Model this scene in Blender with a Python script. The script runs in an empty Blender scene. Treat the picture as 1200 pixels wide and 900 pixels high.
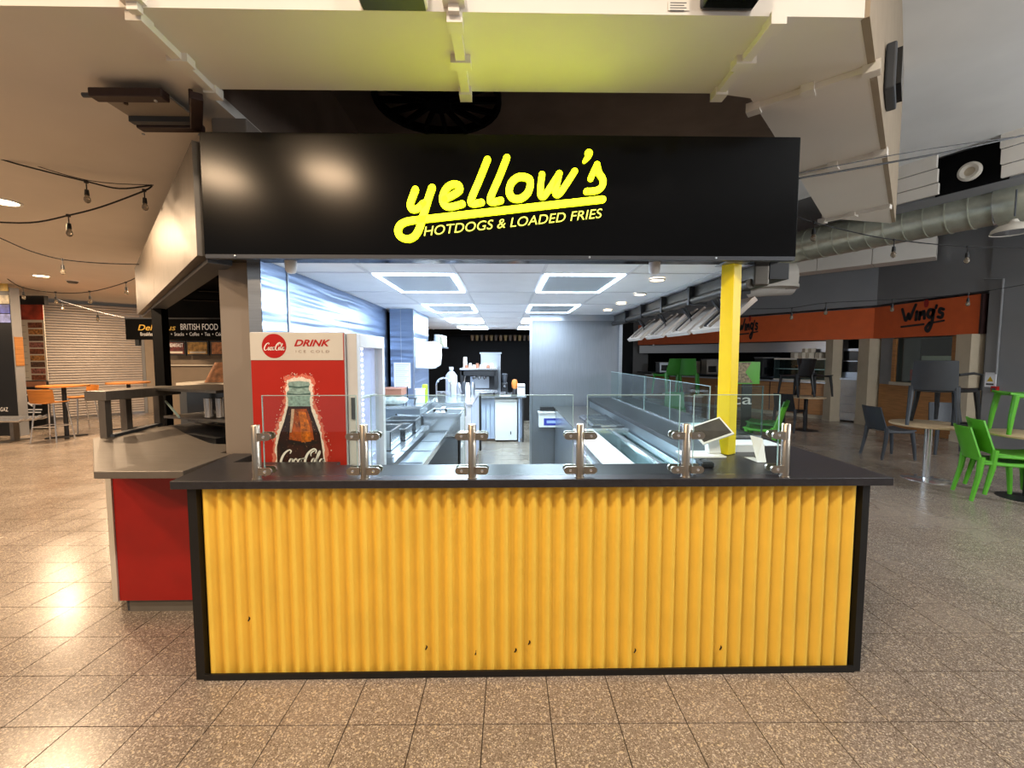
import bpy, bmesh, math, random
from mathutils import Vector, Matrix
random.seed(7)
S = bpy.context.scene
COL = S.collection
R = math.radians

# ------------------------------------------------------------------ camera
CAM_H, FPX, YAW, PITCH = 1.62, 500.0, R(1.0), R(3.77)
cam = bpy.data.cameras.new('camera'); cam.sensor_width = 36.0; cam.lens = 36.0 * FPX / 1200.0
cam.clip_start = 0.05; cam.clip_end = 200
camo = bpy.data.objects.new('camera', cam); COL.objects.link(camo)
camo.location = (0, 0, CAM_H); camo.rotation_euler = (R(90) - PITCH, 0, -YAW)
S.camera = camo

# ------------------------------------------------------------------ world, exposure
S.view_settings.view_transform = 'Standard'; S.view_settings.look = 'None'
S.view_settings.gamma = 1.0; S.view_settings.use_curve_mapping = False
S.view_settings.exposure = 0.0
w = bpy.data.worlds.new('world'); S.world = w; w.use_nodes = True
w.node_tree.nodes['Background'].inputs[0].default_value = (0.50, 0.48, 0.46, 1)
w.node_tree.nodes['Background'].inputs[1].default_value = 0.56

def light(name, kind, loc, power, color, size=0.3, size_y=None, rot=(0, 0, 0), spot=None, blend=0.6):
    l = bpy.data.lights.new(name, kind); l.energy = power; l.color = color
    if kind == 'AREA':
        l.size = size
        if size_y: l.shape = 'RECTANGLE'; l.size_y = size_y
        else: l.shape = 'DISK'
    else:
        l.shadow_soft_size = size
        if kind == 'SPOT': l.spot_size = spot or R(120); l.spot_blend = blend
    o = bpy.data.objects.new(name, l); COL.objects.link(o); o.location = loc; o.rotation_euler = rot
    return o
WARM = (1.0, 0.76, 0.52); NEUT = (1.0, 0.88, 0.74); COOL = (0.80, 0.90, 1.0)
# lamps of the high hall ceiling behind and beside the camera
HALL_LAMPS = [  # x, y, z, power, colour, diameter
              (-4.55, -2.2, 4.5, 150, (1, .70, .43), .75), (-2.75, -2.1, 4.5, 150, (1, .70, .43), .75), (-0.6, 0.1, 4.5, 72, NEUT, .34),
              (1.6, 0.0, 4.5, 68, NEUT, .34), (-3.4, 0.2, 4.5, 80, WARM, .34), (3.9, 0.4, 4.5, 30, (1, .95, .9), .34)]
for (x, y, z, p, c, s) in HALL_LAMPS:
    light('hall_lamp_light', 'AREA', (x, y, z - .03), p, c, s)
# added cool fill points without lamps, brightening the right hall and soffit
for (x, y, z, p) in ((7.8, 1.2, 2.6, 480), (5.4, -1.6, 2.5, 150), (11.0, 5.0, 3.0, 480)):
    light('hall_fill_light', 'POINT', (x, y, z), p, (0.90, 0.95, 1.0), .25)

# ------------------------------------------------------------------ measuring helper: pixel -> point on a known plane
_F = Vector((math.sin(YAW) * math.cos(PITCH), math.cos(YAW) * math.cos(PITCH), -math.sin(PITCH)))
_R = Vector((math.cos(YAW), -math.sin(YAW), 0)); _U = _R.cross(_F)
def P(px, py, X=None, Y=None, Z=None):
    r = _F * FPX + _R * (px - 600) + _U * (450 - py)
    if Z is not None: t = (Z - CAM_H) / r.z
    elif Y is not None: t = Y / r.y
    else: t = X / r.x
    return Vector((0, 0, CAM_H)) + r * t

# ------------------------------------------------------------------ materials
def lin(h):
    if isinstance(h, str):
        c = [int(h[i:i + 2], 16) / 255 for i in (0, 2, 4)]
        return tuple(x / 12.92 if x <= .04045 else ((x + .055) / 1.055) ** 2.4 for x in c) + (1,)
    return tuple(h) + (1,) if len(h) == 3 else tuple(h)
MATS = {}
def mat(name, color, rough=.5, metal=0.0, spec=.5, var=.06, vscale=6.0, bump=0.0, bscale=40.0, stretch=(1, 1, 1),
        emit=None, estr=0.0, coat=0.0):
    if name in MATS: return MATS[name]
    m = bpy.data.materials.new(name); m.use_nodes = True; nt = m.node_tree; b = nt.nodes['Principled BSDF']
    c = lin(color)
    b.inputs['Roughness'].default_value = rough; b.inputs['Metallic'].default_value = metal
    b.inputs['Specular IOR Level'].default_value = spec; b.inputs['Coat Weight'].default_value = coat
    tc = nt.nodes.new('ShaderNodeTexCoord'); mp = nt.nodes.new('ShaderNodeMapping'); mp.inputs['Scale'].default_value = stretch
    nt.links.new(tc.outputs['Object'], mp.inputs[0])
    nz = nt.nodes.new('ShaderNodeTexNoise'); nz.inputs['Scale'].default_value = vscale; nz.inputs['Detail'].default_value = 4
    nt.links.new(mp.outputs[0], nz.inputs['Vector'])
    cr = nt.nodes.new('ShaderNodeValToRGB')
    cr.color_ramp.elements[0].position = .3; cr.color_ramp.elements[1].position = .7
    cr.color_ramp.elements[0].color = tuple(max(0, x * (1 - var)) for x in c[:3]) + (1,)
    cr.color_ramp.elements[1].color = tuple(min(1, x * (1 + var)) for x in c[:3]) + (1,)
    nt.links.new(nz.outputs[0], cr.inputs[0]); nt.links.new(cr.outputs[0], b.inputs['Base Color'])
    if bump:
        n2 = nt.nodes.new('ShaderNodeTexNoise'); n2.inputs['Scale'].default_value = bscale; n2.inputs['Detail'].default_value = 3
        nt.links.new(mp.outputs[0], n2.inputs['Vector'])
        bp = nt.nodes.new('ShaderNodeBump'); bp.inputs['Strength'].default_value = bump; bp.inputs['Distance'].default_value = .02
        nt.links.new(n2.outputs[0], bp.inputs['Height']); nt.links.new(bp.outputs[0], b.inputs['Normal'])
    if emit:
        b.inputs['Emission Color'].default_value = lin(emit); b.inputs['Emission Strength'].default_value = estr
    MATS[name] = m
    return m
def glass(name, tint=(.93, .98, .97), alpha_mix=.9, rough=0.0):
    """thin pane: mostly clear with mirror reflection by angle"""
    m = bpy.data.materials.new(name); m.use_nodes = True; nt = m.node_tree
    for n in list(nt.nodes):
        if n.type != 'OUTPUT_MATERIAL': nt.nodes.remove(n)
    out = [n for n in nt.nodes if n.type == 'OUTPUT_MATERIAL'][0]
    tr = nt.nodes.new('ShaderNodeBsdfTransparent'); tr.inputs[0].default_value = tint + (1,)
    gl = nt.nodes.new('ShaderNodeBsdfGlossy'); gl.inputs['Roughness'].default_value = rough; gl.inputs[0].default_value = (1, 1, 1, 1)
    fr = nt.nodes.new('ShaderNodeFresnel'); fr.inputs[0].default_value = 1.45
    mx = nt.nodes.new('ShaderNodeMixShader')
    ge = nt.nodes.new('ShaderNodeNewGeometry'); mr = nt.nodes.new('ShaderNodeMapRange')   # same mirror strength from both sides of the pane
    mr.inputs['To Min'].default_value = 1.45; mr.inputs['To Max'].default_value = 1 / 1.45
    nt.links.new(ge.outputs['Backfacing'], mr.inputs['Value']); nt.links.new(mr.outputs[0], fr.inputs[0])
    nt.links.new(fr.outputs[0], mx.inputs[0]); nt.links.new(tr.outputs[0], mx.inputs[1]); nt.links.new(gl.outputs[0], mx.inputs[2])
    nt.links.new(mx.outputs[0], out.inputs[0])
    MATS[name] = m
    return m
def emis(name, color, strength):
    m = bpy.data.materials.new(name); m.use_nodes = True; b = m.node_tree.nodes['Principled BSDF']
    b.inputs['Base Color'].default_value = lin(color); b.inputs['Emission Color'].default_value = lin(color)
    b.inputs['Emission Strength'].default_value = strength; b.inputs['Roughness'].default_value = .4
    MATS[name] = m
    return m
def terrazzo():
    m = bpy.data.materials.new('terrazzo'); m.use_nodes = True; nt = m.node_tree; b = nt.nodes['Principled BSDF']
    tc = nt.nodes.new('ShaderNodeNewGeometry')
    def ramp(src, els):
        cr = nt.nodes.new('ShaderNodeValToRGB'); e = cr.color_ramp.elements
        e[0].position, e[0].color = els[0]; e[1].position, e[1].color = els[1]
        for p_, c_ in els[2:]:
            q = e.new(p_); q.color = c_
        nt.links.new(src, cr.inputs[0]); return cr.outputs[0]
    def mix(f, a, b_, mode='MIX'):
        x = nt.nodes.new('ShaderNodeMix'); x.data_type = 'RGBA'; x.blend_type = mode
        if isinstance(f, float): x.inputs[0].default_value = f
        else: nt.links.new(f, x.inputs[0])
        for s_, i in ((a, 6), (b_, 7)):
            if isinstance(s_, tuple): x.inputs[i].default_value = s_
            else: nt.links.new(s_, x.inputs[i])
        return x.outputs[2]
    v = nt.nodes.new('ShaderNodeTexVoronoi'); v.inputs['Scale'].default_value = 230; nt.links.new(tc.outputs['Position'], v.inputs['Vector'])
    v2 = nt.nodes.new('ShaderNodeTexVoronoi'); v2.inputs['Scale'].default_value = 130; nt.links.new(tc.outputs['Position'], v2.inputs['Vector'])
    n = nt.nodes.new('ShaderNodeTexNoise'); n.inputs['Scale'].default_value = 1.3; n.inputs['Detail'].default_value = 5; nt.links.new(tc.outputs['Position'], n.inputs['Vector'])
    sep = nt.nodes.new('ShaderNodeSeparateColor'); nt.links.new(v.outputs['Color'], sep.inputs[0])
    sep2 = nt.nodes.new('ShaderNodeSeparateColor'); nt.links.new(v2.outputs['Color'], sep2.inputs[0])
    base = ramp(sep.outputs[0], [(0.0, lin('665a4e')), (.35, lin('84766a')), (.78, lin('93867a')), (.90, lin('b0a394')), (1.0, lin('d0c5b6'))])
    big = ramp(sep2.outputs[1], [(.0, (0, 0, 0, 1)), (.92, (0, 0, 0, 1)), (.95, (1, 1, 1, 1))])
    c1 = mix(big, base, lin('bfae96'))
    dirt = ramp(n.outputs[0], [(.3, (.82, .82, .82, 1)), (.7, (1.08, 1.08, 1.08, 1))])
    c2 = mix(1.0, c1, dirt, 'MULTIPLY')
    nt.links.new(c2, b.inputs['Base Color'])
    rr = ramp(n.outputs[0], [(.3, (.17, .17, .17, 1)), (.75, (.34, .34, .34, 1))])
    nt.links.new(rr, b.inputs['Roughness'])
    MATS['terrazzo'] = m
    return m
def brushed(name, color, rough=.28, wav=0.0, wscale=(1, 1, 5), grain=(2, 2, 160), metal=1.0):
    m = mat(name, color, rough, metal, var=.10, vscale=3.0, stretch=grain)
    nt = m.node_tree; b = nt.nodes['Principled BSDF']
    if wav:
        tc = nt.nodes.new('ShaderNodeTexCoord'); mp = nt.nodes.new('ShaderNodeMapping'); mp.inputs['Scale'].default_value = wscale
        nt.links.new(tc.outputs['Object'], mp.inputs[0])
        n2 = nt.nodes.new('ShaderNodeTexNoise'); n2.inputs['Scale'].default_value = 1.6; n2.inputs['Detail'].default_value = 1
        nt.links.new(mp.outputs[0], n2.inputs['Vector'])
        bp = nt.nodes.new('ShaderNodeBump'); bp.inputs['Strength'].default_value = wav; bp.inputs['Distance'].default_value = .03
        nt.links.new(n2.outputs[0], bp.inputs['Height']); nt.links.new(bp.outputs[0], b.inputs['Normal'])
    return m

M_tile = terrazzo()
M_grout = mat('grout', '3d332a', .9)
M_black = mat('black_laminate', '0f0f12', .38, spec=.5, var=.2)
M_fascia = mat('black_fascia_gloss', '030304', .16, spec=.22, var=.1, vscale=2)
M_worktop = mat('worktop_laminate', '28272b', .34, spec=.5, var=.25, vscale=60)
M_blacktrim = mat('black_trim_paint', '060606', .55, var=.3, vscale=30)
M_yellow = mat('yellow_paint', 'f3c84e', .42, spec=.4, var=.05, vscale=5)
M_pole = mat('pole_yellow_paint', 'f5d800', .4, var=.04)
M_soffit = mat('cream_soffit_paint', 'e4ddd2', .75, var=.04, vscale=1.5)
M_ceilL = mat('ceiling_paint_warm', 'cdbfae', .7, var=.03, vscale=1.2)
M_ceilR = mat('ceiling_paint_grey', 'dcdcda', .75, var=.07, vscale=1.0)
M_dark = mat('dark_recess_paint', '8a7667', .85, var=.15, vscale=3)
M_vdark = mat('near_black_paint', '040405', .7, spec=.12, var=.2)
M_steel = brushed('brushed_steel', 'b4bbc4', .28, metal=.88)
M_steelw = brushed('steel_cladding', '9aabc6', .36, wav=.9, wscale=(1.2, .5, 8), grain=(2, 2, 90))
M_steeld = brushed('worn_steel_top', '8f8a84', .34, grain=(3, 60, 3))
M_steelp = brushed('satin_post_steel', 'c2b8aa', .30)
M_steelg = mat('dull_grey_steel', '746c63', .42, metal=.45, var=.1, vscale=8, stretch=(1, 8, 1))
M_chrome = brushed('chrome', 'd8dade', .16, metal=.8)
M_part = brushed('partition_steel', '8a8f96', .50, wav=.2, wscale=(1, 1, 2.5), grain=(160, 2, 2))
M_glass = glass('clear_glass'); M_glassg = glass('green_edge_glass', (.86, .95, .92))
M_gedge = mat('glass_edge', '9fbab6', .2, spec=.8, var=.02)
M_white = mat('white_plastic', 'e8e6e2', .4, var=.02)
M_ctile = mat('ceiling_tile_white', 'f0f2f4', .8, var=.03, bump=.05, bscale=120)
M_grid = mat('ceiling_grid_white', 'dcdee2', .5, var=.02)
M_led = emis('led_white', 'd2e8ff', 14.0)
M_ledc = mat('led_panel_centre', 'b9c4cc', .5, var=.02)
M_down = emis('downlight_warm', 'ffe0b0', 22.0)
M_downw = emis('downlight_white', 'ffe6c4', 9.0)
M_sign = emis('sign_yellow_glow', (0.80, 0.90, 0.006), 8.0)
M_signt = emis('sign_text_glow', (0.80, 0.82, 0.10), 1.3)
M_red = mat('red_cooler_print', 'b02212', .35, var=.05)
M_redc = mat('red_counter_panel', '9e130c', .4, var=.08)
M_cream = mat('cream_print', 'd0c8ba', .4, var=.03)
M_redd = mat('red_print_disc', 'b3140c', .35, var=.03)
M_col = mat('grey_brown_column_paint', '8c8074', .6, var=.05, vscale=2)
M_grey = mat('grey_wall_paint', '87888a', .75, var=.06, vscale=1.5)
M_orange = mat('orange_fascia_paint', 'd65f28', .5, var=.05)
M_wood = mat('oak_veneer', 'a87442', .45, var=.22, vscale=3, stretch=(1, 1, 14))
M_woodt = mat('pale_wood_tabletop', 'c9b08c', .4, var=.12, vscale=4, stretch=(12, 1, 1))
M_ochair = mat('orange_ply', 'c07a35', .4, var=.15, vscale=4, stretch=(1, 1, 10))
M_green = mat('green_plastic', '57ab28', .4, var=.04)
M_greend = mat('dark_green_plastic', '2a6f1e', .45, var=.05)
M_cgrey = mat('charcoal_plastic', '3e4248', .5, var=.05)
M_cblack = mat('black_plastic', '17181b', .45, var=.05)
M_cream_col = mat('cream_column_paint', 'b9ab93', .6, var=.05)
M_duct = brushed('galvanised_duct', 'bdbfae', .32, grain=(4, 4, 4), metal=.6)
M_maroon = mat('dark_maroon_metal', '2b1512', .5, var=.1)
M_shut = mat('shutter_grey', 'b3a79c', .45, metal=.3, var=.06)
M_pane_dark = mat('dark_window', '14181b', .15, spec=.7, var=.3, vscale=3)
M_paper = mat('white_paper', 'e6e8ec', .7, var=.02)
M_box = mat('carton_white', 'cfc5b4', .7, var=.06)
M_blue = mat('blue_print', '26349c', .5)
M_brown = mat('brown_card', '9c6a52', .6, var=.1)

# ------------------------------------------------------------------ mesh helpers
class MB:
    def __init__(self): self.v = []; self.f = []
    def add(self, vs, fs):
        n = len(self.v); self.v += [tuple(p) for p in vs]; self.f += [tuple(i + n for i in f) for f in fs]; return self
    def box(self, x0, x1, y0, y1, z0, z1, M=None):
        vs = [Vector(p) for p in ((x0, y0, z0), (x1, y0, z0), (x1, y1, z0), (x0, y1, z0), (x0, y0, z1), (x1, y0, z1), (x1, y1, z1), (x0, y1, z1))]
        if M is not None: vs = [M @ p for p in vs]
        return self.add(vs, [(3, 2, 1, 0), (4, 5, 6, 7), (0, 1, 5, 4), (1, 2, 6, 5), (2, 3, 7, 6), (3, 0, 4, 7)])
    def obox(self, p0, p1, wd, ht, up=(0, 0, 1)):
        """bar from p0 to p1, wd across, ht along up"""
        p0, p1 = Vector(p0), Vector(p1); d = (p1 - p0).normalized(); u = Vector(up); s = d.cross(u)
        if s.length < 1e-5: s = d.cross(Vector((1, 0, 0)))
        s.normalize(); u = s.cross(d).normalized()
        vs = []
        for p in (p0, p1):
            for a, b in ((-1, -1), (1, -1), (1, 1), (-1, 1)): vs.append(p + s * a * wd / 2 + u * b * ht / 2)
        return self.add(vs, [(0, 1, 2, 3), (7, 6, 5, 4), (0, 4, 5, 1), (1, 5, 6, 2), (2, 6, 7, 3), (3, 7, 4, 0)])
    def prism(self, poly, z0, z1):
        n = len(poly)
        a = sum(poly[i][0] * poly[(i + 1) % n][1] - poly[(i + 1) % n][0] * poly[i][1] for i in range(n))
        if a < 0: poly = poly[::-1]
        vs = [(x, y, z0) for x, y in poly] + [(x, y, z1) for x, y in poly]
        fs = [tuple(range(n - 1, -1, -1)), tuple(range(n, 2 * n))] + [(i, (i + 1) % n, n + (i + 1) % n, n + i) for i in range(n)]
        return self.add(vs, fs)
    def tube(self, pts, r, n=8, cap=True):
        pts = [Vector(p) for p in pts]; rs = r if isinstance(r, (list, tuple)) else [r] * len(pts)
        vs = []; fs = []; last = None
        for i, p in enumerate(pts):
            d = (pts[min(i + 1, len(pts) - 1)] - pts[max(i - 1, 0)]).normalized()
            if last is None:
                s = d.cross(Vector((0, 0, 1)))
                if s.length < 1e-3: s = d.cross(Vector((1, 0, 0)))
            else: s = last - d * last.dot(d)
            s.normalize(); last = s; u = d.cross(s)
            for k in range(n):
                a = 2 * math.pi * k / n; vs.append(p + (s * math.cos(a) + u * math.sin(a)) * rs[i])
        for i in range(len(pts) - 1):
            for k in range(n): fs.append((i * n + k, i * n + (k + 1) % n, (i + 1) * n + (k + 1) % n, (i + 1) * n + k))
        if cap: fs += [tuple(range(n - 1, -1, -1)), tuple(range((len(pts) - 1) * n, len(pts) * n))]
        return self.add(vs, fs)
    def lathe(self, prof, c=(0, 0, 0), n=20, axis='z', cap=True):
        vs = []; fs = []
        for r, h in prof:
            for k in range(n):
                a = 2 * math.pi * k / n; x, y = r * math.cos(a), r * math.sin(a)
                q = (x, y, h) if axis == 'z' else ((x, h, y) if axis == 'y' else (h, x, y))
                vs.append(Vector(c) + Vector(q))
        for i in range(len(prof) - 1):
            for k in range(n): fs.append((i * n + k, i * n + (k + 1) % n, (i + 1) * n + (k + 1) % n, (i + 1) * n + k))
        if prof[0] != prof[-1] and cap: fs += [tuple(range(n - 1, -1, -1)), tuple(range((len(prof) - 1) * n, len(prof) * n))]
        return self.add(vs, fs)
    def shell(self, fn, nu, nv, t):
        """curved sheet fn(u,v) thickened by t along its normal"""
        g = [[Vector(fn(i / nu, j / nv)) for j in range(nv + 1)] for i in range(nu + 1)]
        nr = []
        for i in range(nu + 1):
            for j in range(nv + 1):
                a = g[min(i + 1, nu)][j] - g[max(i - 1, 0)][j]; b = g[i][min(j + 1, nv)] - g[i][max(j - 1, 0)]
                nr.append(a.cross(b).normalized())
        fl = [p for row in g for p in row]; N = len(fl); m = nv + 1
        vs = [p + n * t / 2 for p, n in zip(fl, nr)] + [p - n * t / 2 for p, n in zip(fl, nr)]
        fs = []
        for i in range(nu):
            for j in range(nv):
                a, b, c, d = i * m + j, (i + 1) * m + j, (i + 1) * m + j + 1, i * m + j + 1
                fs += [(a, b, c, d), (N + d, N + c, N + b, N + a)]
        rim = [(i, 0) for i in range(nu)] + [(nu, j) for j in range(nv)] + [(i, nv) for i in range(nu, 0, -1)] + [(0, j) for j in range(nv, 0, -1)]
        ids = [i * m + j for i, j in rim]
        for k in range(len(ids)):
            a, b = ids[k], ids[(k + 1) % len(ids)]; fs.append((b, a, N + a, N + b))
        return self.add(vs, fs)
    def poly(self, pts): return self.add(pts, [tuple(range(len(pts)))])
    def build(self, name, m, parent=None, smooth=False, bevel=0.0, recalc=True, base=True):
        off = Vector((0, 0, 0))
        if parent is not None:
            q = parent
            while q: off += q.location; q = q.parent
        elif base and self.v:
            xs, ys, zs = zip(*self.v)
            off = Vector(((min(xs) + max(xs)) / 2, (min(ys) + max(ys)) / 2, min(zs)))
        me = bpy.data.meshes.new(name)
        me.from_pydata([tuple(Vector(p) - off) for p in self.v], [], self.f)
        if recalc:
            bm = bmesh.new(); bm.from_mesh(me); bmesh.ops.recalc_face_normals(bm, faces=bm.faces); bm.to_mesh(me); bm.free()
        if smooth:
            me.polygons.foreach_set('use_smooth', [True] * len(me.polygons)); me.set_sharp_from_angle(angle=R(38))
        me.materials.append(m); me.update()
        o = bpy.data.objects.new(name, me); COL.objects.link(o)
        if parent is not None: o.parent = parent
        else: o.location = off
        if bevel:
            b = o.modifiers.new('bevel', 'BEVEL'); b.width = bevel; b.segments = 2; b.limit_method = 'ANGLE'; b.angle_limit = R(40)
        return o
def tag(o, label, cat, group=None, kind=None):
    o['label'] = label
    if cat: o['category'] = cat
    if group: o['group'] = group
    if kind: o['kind'] = kind
    return o
def struct(o): o['kind'] = 'structure'; return o
def thing(name, label, cat, loc=(0, 0, 0), rotz=0, group=None):
    o = bpy.data.objects.new(name, None); COL.objects.link(o); o.location = loc; o.rotation_euler = (0, 0, rotz)
    o.empty_display_size = .1
    return tag(o, label, cat, group)
def dup(root, loc, rotz=0, label=None, group=None, parent=None):
    r = root.copy(); COL.objects.link(r); r.location = loc; r.rotation_euler = (0, 0, rotz)
    if parent is not None: r.parent = parent
    if label: r['label'] = label
    if group: r['group'] = group
    for ch in list(root.children):
        c = ch.copy(); COL.objects.link(c); c.parent = r
        for g in list(ch.children):
            d = g.copy(); COL.objects.link(d); d.parent = c
    return r
def bx(name, m, x0, x1, y0, y1, z0, z1, parent=None, bevel=0.0):
    return MB().box(x0, x1, y0, y1, z0, z1).build(name, m, parent, bevel=bevel)

# 2D drawing on planes: strokes, discs and lettering
def catmull(pts, k=6, closed=False):
    n = len(pts); out = []
    rng = range(n) if closed else range(n - 1)
    for i in rng:
        p0 = pts[(i - 1) % n] if closed or i > 0 else pts[0]; p1 = pts[i]; p2 = pts[(i + 1) % n]
        p3 = pts[(i + 2) % n] if closed or i + 2 < n else pts[-1]
        for s in range(k):
            t = s / k
            out.append(tuple(.5 * (2 * b + (c - a) * t + (2 * a - 5 * b + 4 * c - d) * t * t + (3 * b - a - 3 * c + d) * t ** 3)
                             for a, b, c, d in zip(p0, p1, p2, p3)))
    if not closed: out.append(tuple(pts[-1]))
    return out
class Flat:
    """shapes drawn in (u, v), laid on a plane O + u*A + v*B, thickness t along N"""
    def __init__(self, O, A, B, N, t): self.O, self.A, self.B, self.N, self.t = Vector(O), Vector(A), Vector(B), Vector(N).normalized(), t; self.m = MB()
    def pt(self, u, v, h): return self.O + self.A * u + self.B * v + self.N * h
    def fill(self, pts):
        n = len(pts); vs = [self.pt(u, v, self.t) for u, v in pts] + [self.pt(u, v, 0) for u, v in pts]
        self.m.add(vs, [tuple(range(n))] + [(i, n + i, n + (i + 1) % n, (i + 1) % n) for i in range(n)]); return self
    def stroke(self, pts, hw, smooth=True, k=6, closed=False):
        if not isinstance(hw, (list, tuple)): hw = [hw] * len(pts)
        q = [(p[0], p[1], h) for p, h in zip(pts, hw)]
        if smooth: q = catmull(q, k, closed)
        if closed: q.append(q[0])
        L = []; Rr = []; n = len(q)
        for i, (x, y, h) in enumerate(q):
            a = q[i - 1] if i else (q[-2] if closed else q[0]); b = q[i + 1] if i < n - 1 else (q[1] if closed else q[-1])
            dx, dy = b[0] - a[0], b[1] - a[1]; l = math.hypot(dx, dy) or 1; nx, ny = -dy / l, dx / l
            L.append((x + nx * h, y + ny * h)); Rr.append((x - nx * h, y - ny * h))
        vs = []; 
        for a, b in zip(L, Rr): vs += [self.pt(*a, self.t), self.pt(*b, self.t), self.pt(*a, 0), self.pt(*b, 0)]
        fs = []
        for i in range(n - 1):
            a = 4 * i; b = a + 4
            fs += [(a, a + 1, b + 1, b), (a, b, b + 2, a + 2), (a + 1, a + 3, b + 3, b + 1)]
        self.m.add(vs, fs)
        if not closed:
            for x, y, h in (q[0], q[-1]): self.disc(x, y, h, h, 14)
        return self
    def disc(self, x, y, rx, ry, n=32): return self.fill([(x + rx * math.cos(2 * math.pi * i / n), y + ry * math.sin(2 * math.pi * i / n)) for i in range(n)])
    def text(self, body, u0, v0, u1, v1, shear=0.0, bold=0.0):
        """lettering fitted to the box u0..u1, v0 (baseline) .. v1 (cap height)"""
        c = bpy.data.curves.new('t', 'FONT'); c.body = body; c.size = 1.0; c.offset = bold; c.shear = shear
        o = bpy.data.objects.new('t', c); COL.objects.link(o)
        dg = bpy.context.evaluated_depsgraph_get(); me = o.evaluated_get(dg).to_mesh()
        vs = [v.co.copy() for v in me.vertices]; fs = [tuple(p.vertices) for p in me.polygons]
        o.evaluated_get(dg).to_mesh_clear(); bpy.data.objects.remove(o); bpy.data.curves.remove(c)
        xs = [p.x for p in vs]; x0, x1 = min(xs), max(xs); cap = max(p.y for p in vs)
        self.m.add([self.pt(u0 + (p.x - x0) / (x1 - x0) * (u1 - u0), v0 + p.y / cap * (v1 - v0), self.t) for p in vs], fs)
        return self
    def build(self, name, m, parent=None): return self.m.build(name, m, parent, recalc=False)

# ================================================================== SETTING
# ---- floor: grout bed, 0.3 m terrazzo tiles
floor = struct(MB().box(-16, 16, -5, 27, -.08, -.004).build('floor', M_grout, base=False))
TS, GAP, TROT = .30, .005, R(-0.6)
t0 = P(639, 792, Z=0); ty = P(600, 849, Z=0)
ct, st_ = math.cos(TROT), math.sin(TROT)
def tpos(i, j): # corner of tile i,j
    x, y = i * TS, j * TS
    return Vector((t0.x + x * ct - y * st_, ty.y + x * st_ + y * ct, 0))
tme = MB().box(GAP / 2, TS - GAP / 2, GAP / 2, TS - GAP / 2, -.010, 0)
proto = tme.build('tile', M_tile, floor, bevel=0); tmesh = proto.data; bpy.data.objects.remove(proto)
def in_view(c):
    d = c - Vector((0, 0, CAM_H)); z = d.dot(_F)
    if z < .2: return None
    return 600 + FPX * d.dot(_R) / z, 450 - FPX * d.dot(_U) / z, z
cand = []
rest = MB()
hidden = lambda x, y: (-1.5 < x < 1.75 and 2.15 < y < 2.9) or (-1.4 < x < -.9 and 2.1 < y < 8) or (1.3 < x < 1.8 and 2.1 < y < 6)
for i in range(-55, 50):
    for j in range(-8, 85):
        p = tpos(i, j); c = p + Vector((TS / 2, TS / 2, 0))
        if abs(c.x) > 15 or c.y > 26.5 or (c.y > 14 and c.x < 3): continue
        v = in_view(c)
        if v and -40 < v[0] < 1240 and v[1] < 940 and v[2] < 14 and not hidden(c.x, c.y): cand.append((v[2], i, j, p))
        else:
            cand.append((99 + abs(c.y), i, j, p))
cand.sort(key=lambda q: q[0])
for k, (d, i, j, p) in enumerate(cand):
    if k < 300:
        o = bpy.data.objects.new('tile', tmesh); COL.objects.link(o); o.parent = floor; o.location = p; o.rotation_euler.z = TROT
    else:
        q = [p, p + Vector((TS * ct, TS * st_, 0)), p + Vector((TS * ct - TS * st_, TS * st_ + TS * ct, 0)), p + Vector((-TS * st_, TS * ct, 0))]
        c = (q[0] + q[2]) / 2; q = [c + (a - c) * (1 - GAP / TS) for a in q]
        rest.add([a for a in q] + [a + Vector((0, 0, -.01)) for a in q], [(0, 1, 2, 3), (0, 4, 5, 1), (1, 5, 6, 2), (2, 6, 7, 3), (3, 7, 4, 0)])
ro = rest.build('far_tiles', M_tile, floor, recalc=False); ro['kind'] = 'stuff'

# ---- low soffit (z 3.05) with an opening over the kiosk, and the high hall ceiling
ZS, ZH = 3.05, 4.6
sof = MB()
for poly in ([(-16, 1.886), (-1.62, 1.886), (-1.62, 2.42), (-1.62, 14.5), (-16, 14.5)],
             [(-1.62, 1.886), (1.52, 1.886), (1.155, 2.41), (-1.62, 2.42)],
             [(1.52, 1.886), (4.17, 4.62), (3.3, 4.46), (1.74, 2.83), (1.37, 2.45), (1.155, 2.41)]):
    sof.prism(poly, ZS, ZS + .06)
ceil_low = struct(sof.build('ceiling', M_soffit, base=False))
up = MB().prism([(-16, -5), (16, -5), (16, 5.2), (6.95, 5.7), (6.3, 7.0), (5.0, 9.6), (3.2, 4.4), (1.52, 1.80), (-16, 1.80)], ZH, ZH + .05)
struct(up.build('ceiling_high', M_ceilR, base=False))
MB().box(-16, 1.525, 1.878, 1.93, ZS - .001, ZH).build('bulkhead_front', M_soffit, ceil_low)
bf = MB().obox((1.53, 1.88, (ZS + ZH) / 2), (4.175, 4.61, (ZS + ZH) / 2), .03, ZH - ZS + .002).build('bulkhead_side', mat('darkened_bulkhead_beige', '9c8c76', .75), ceil_low)  # beige darkened in the colour to offset strong fill light on this face
MB().obox((4.17, 4.62, (ZS + ZH) / 2), (3.3, 4.46, (ZS + ZH) / 2), .04, ZH - ZS).build('bulkhead_end', M_soffit, ceil_low)
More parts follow.
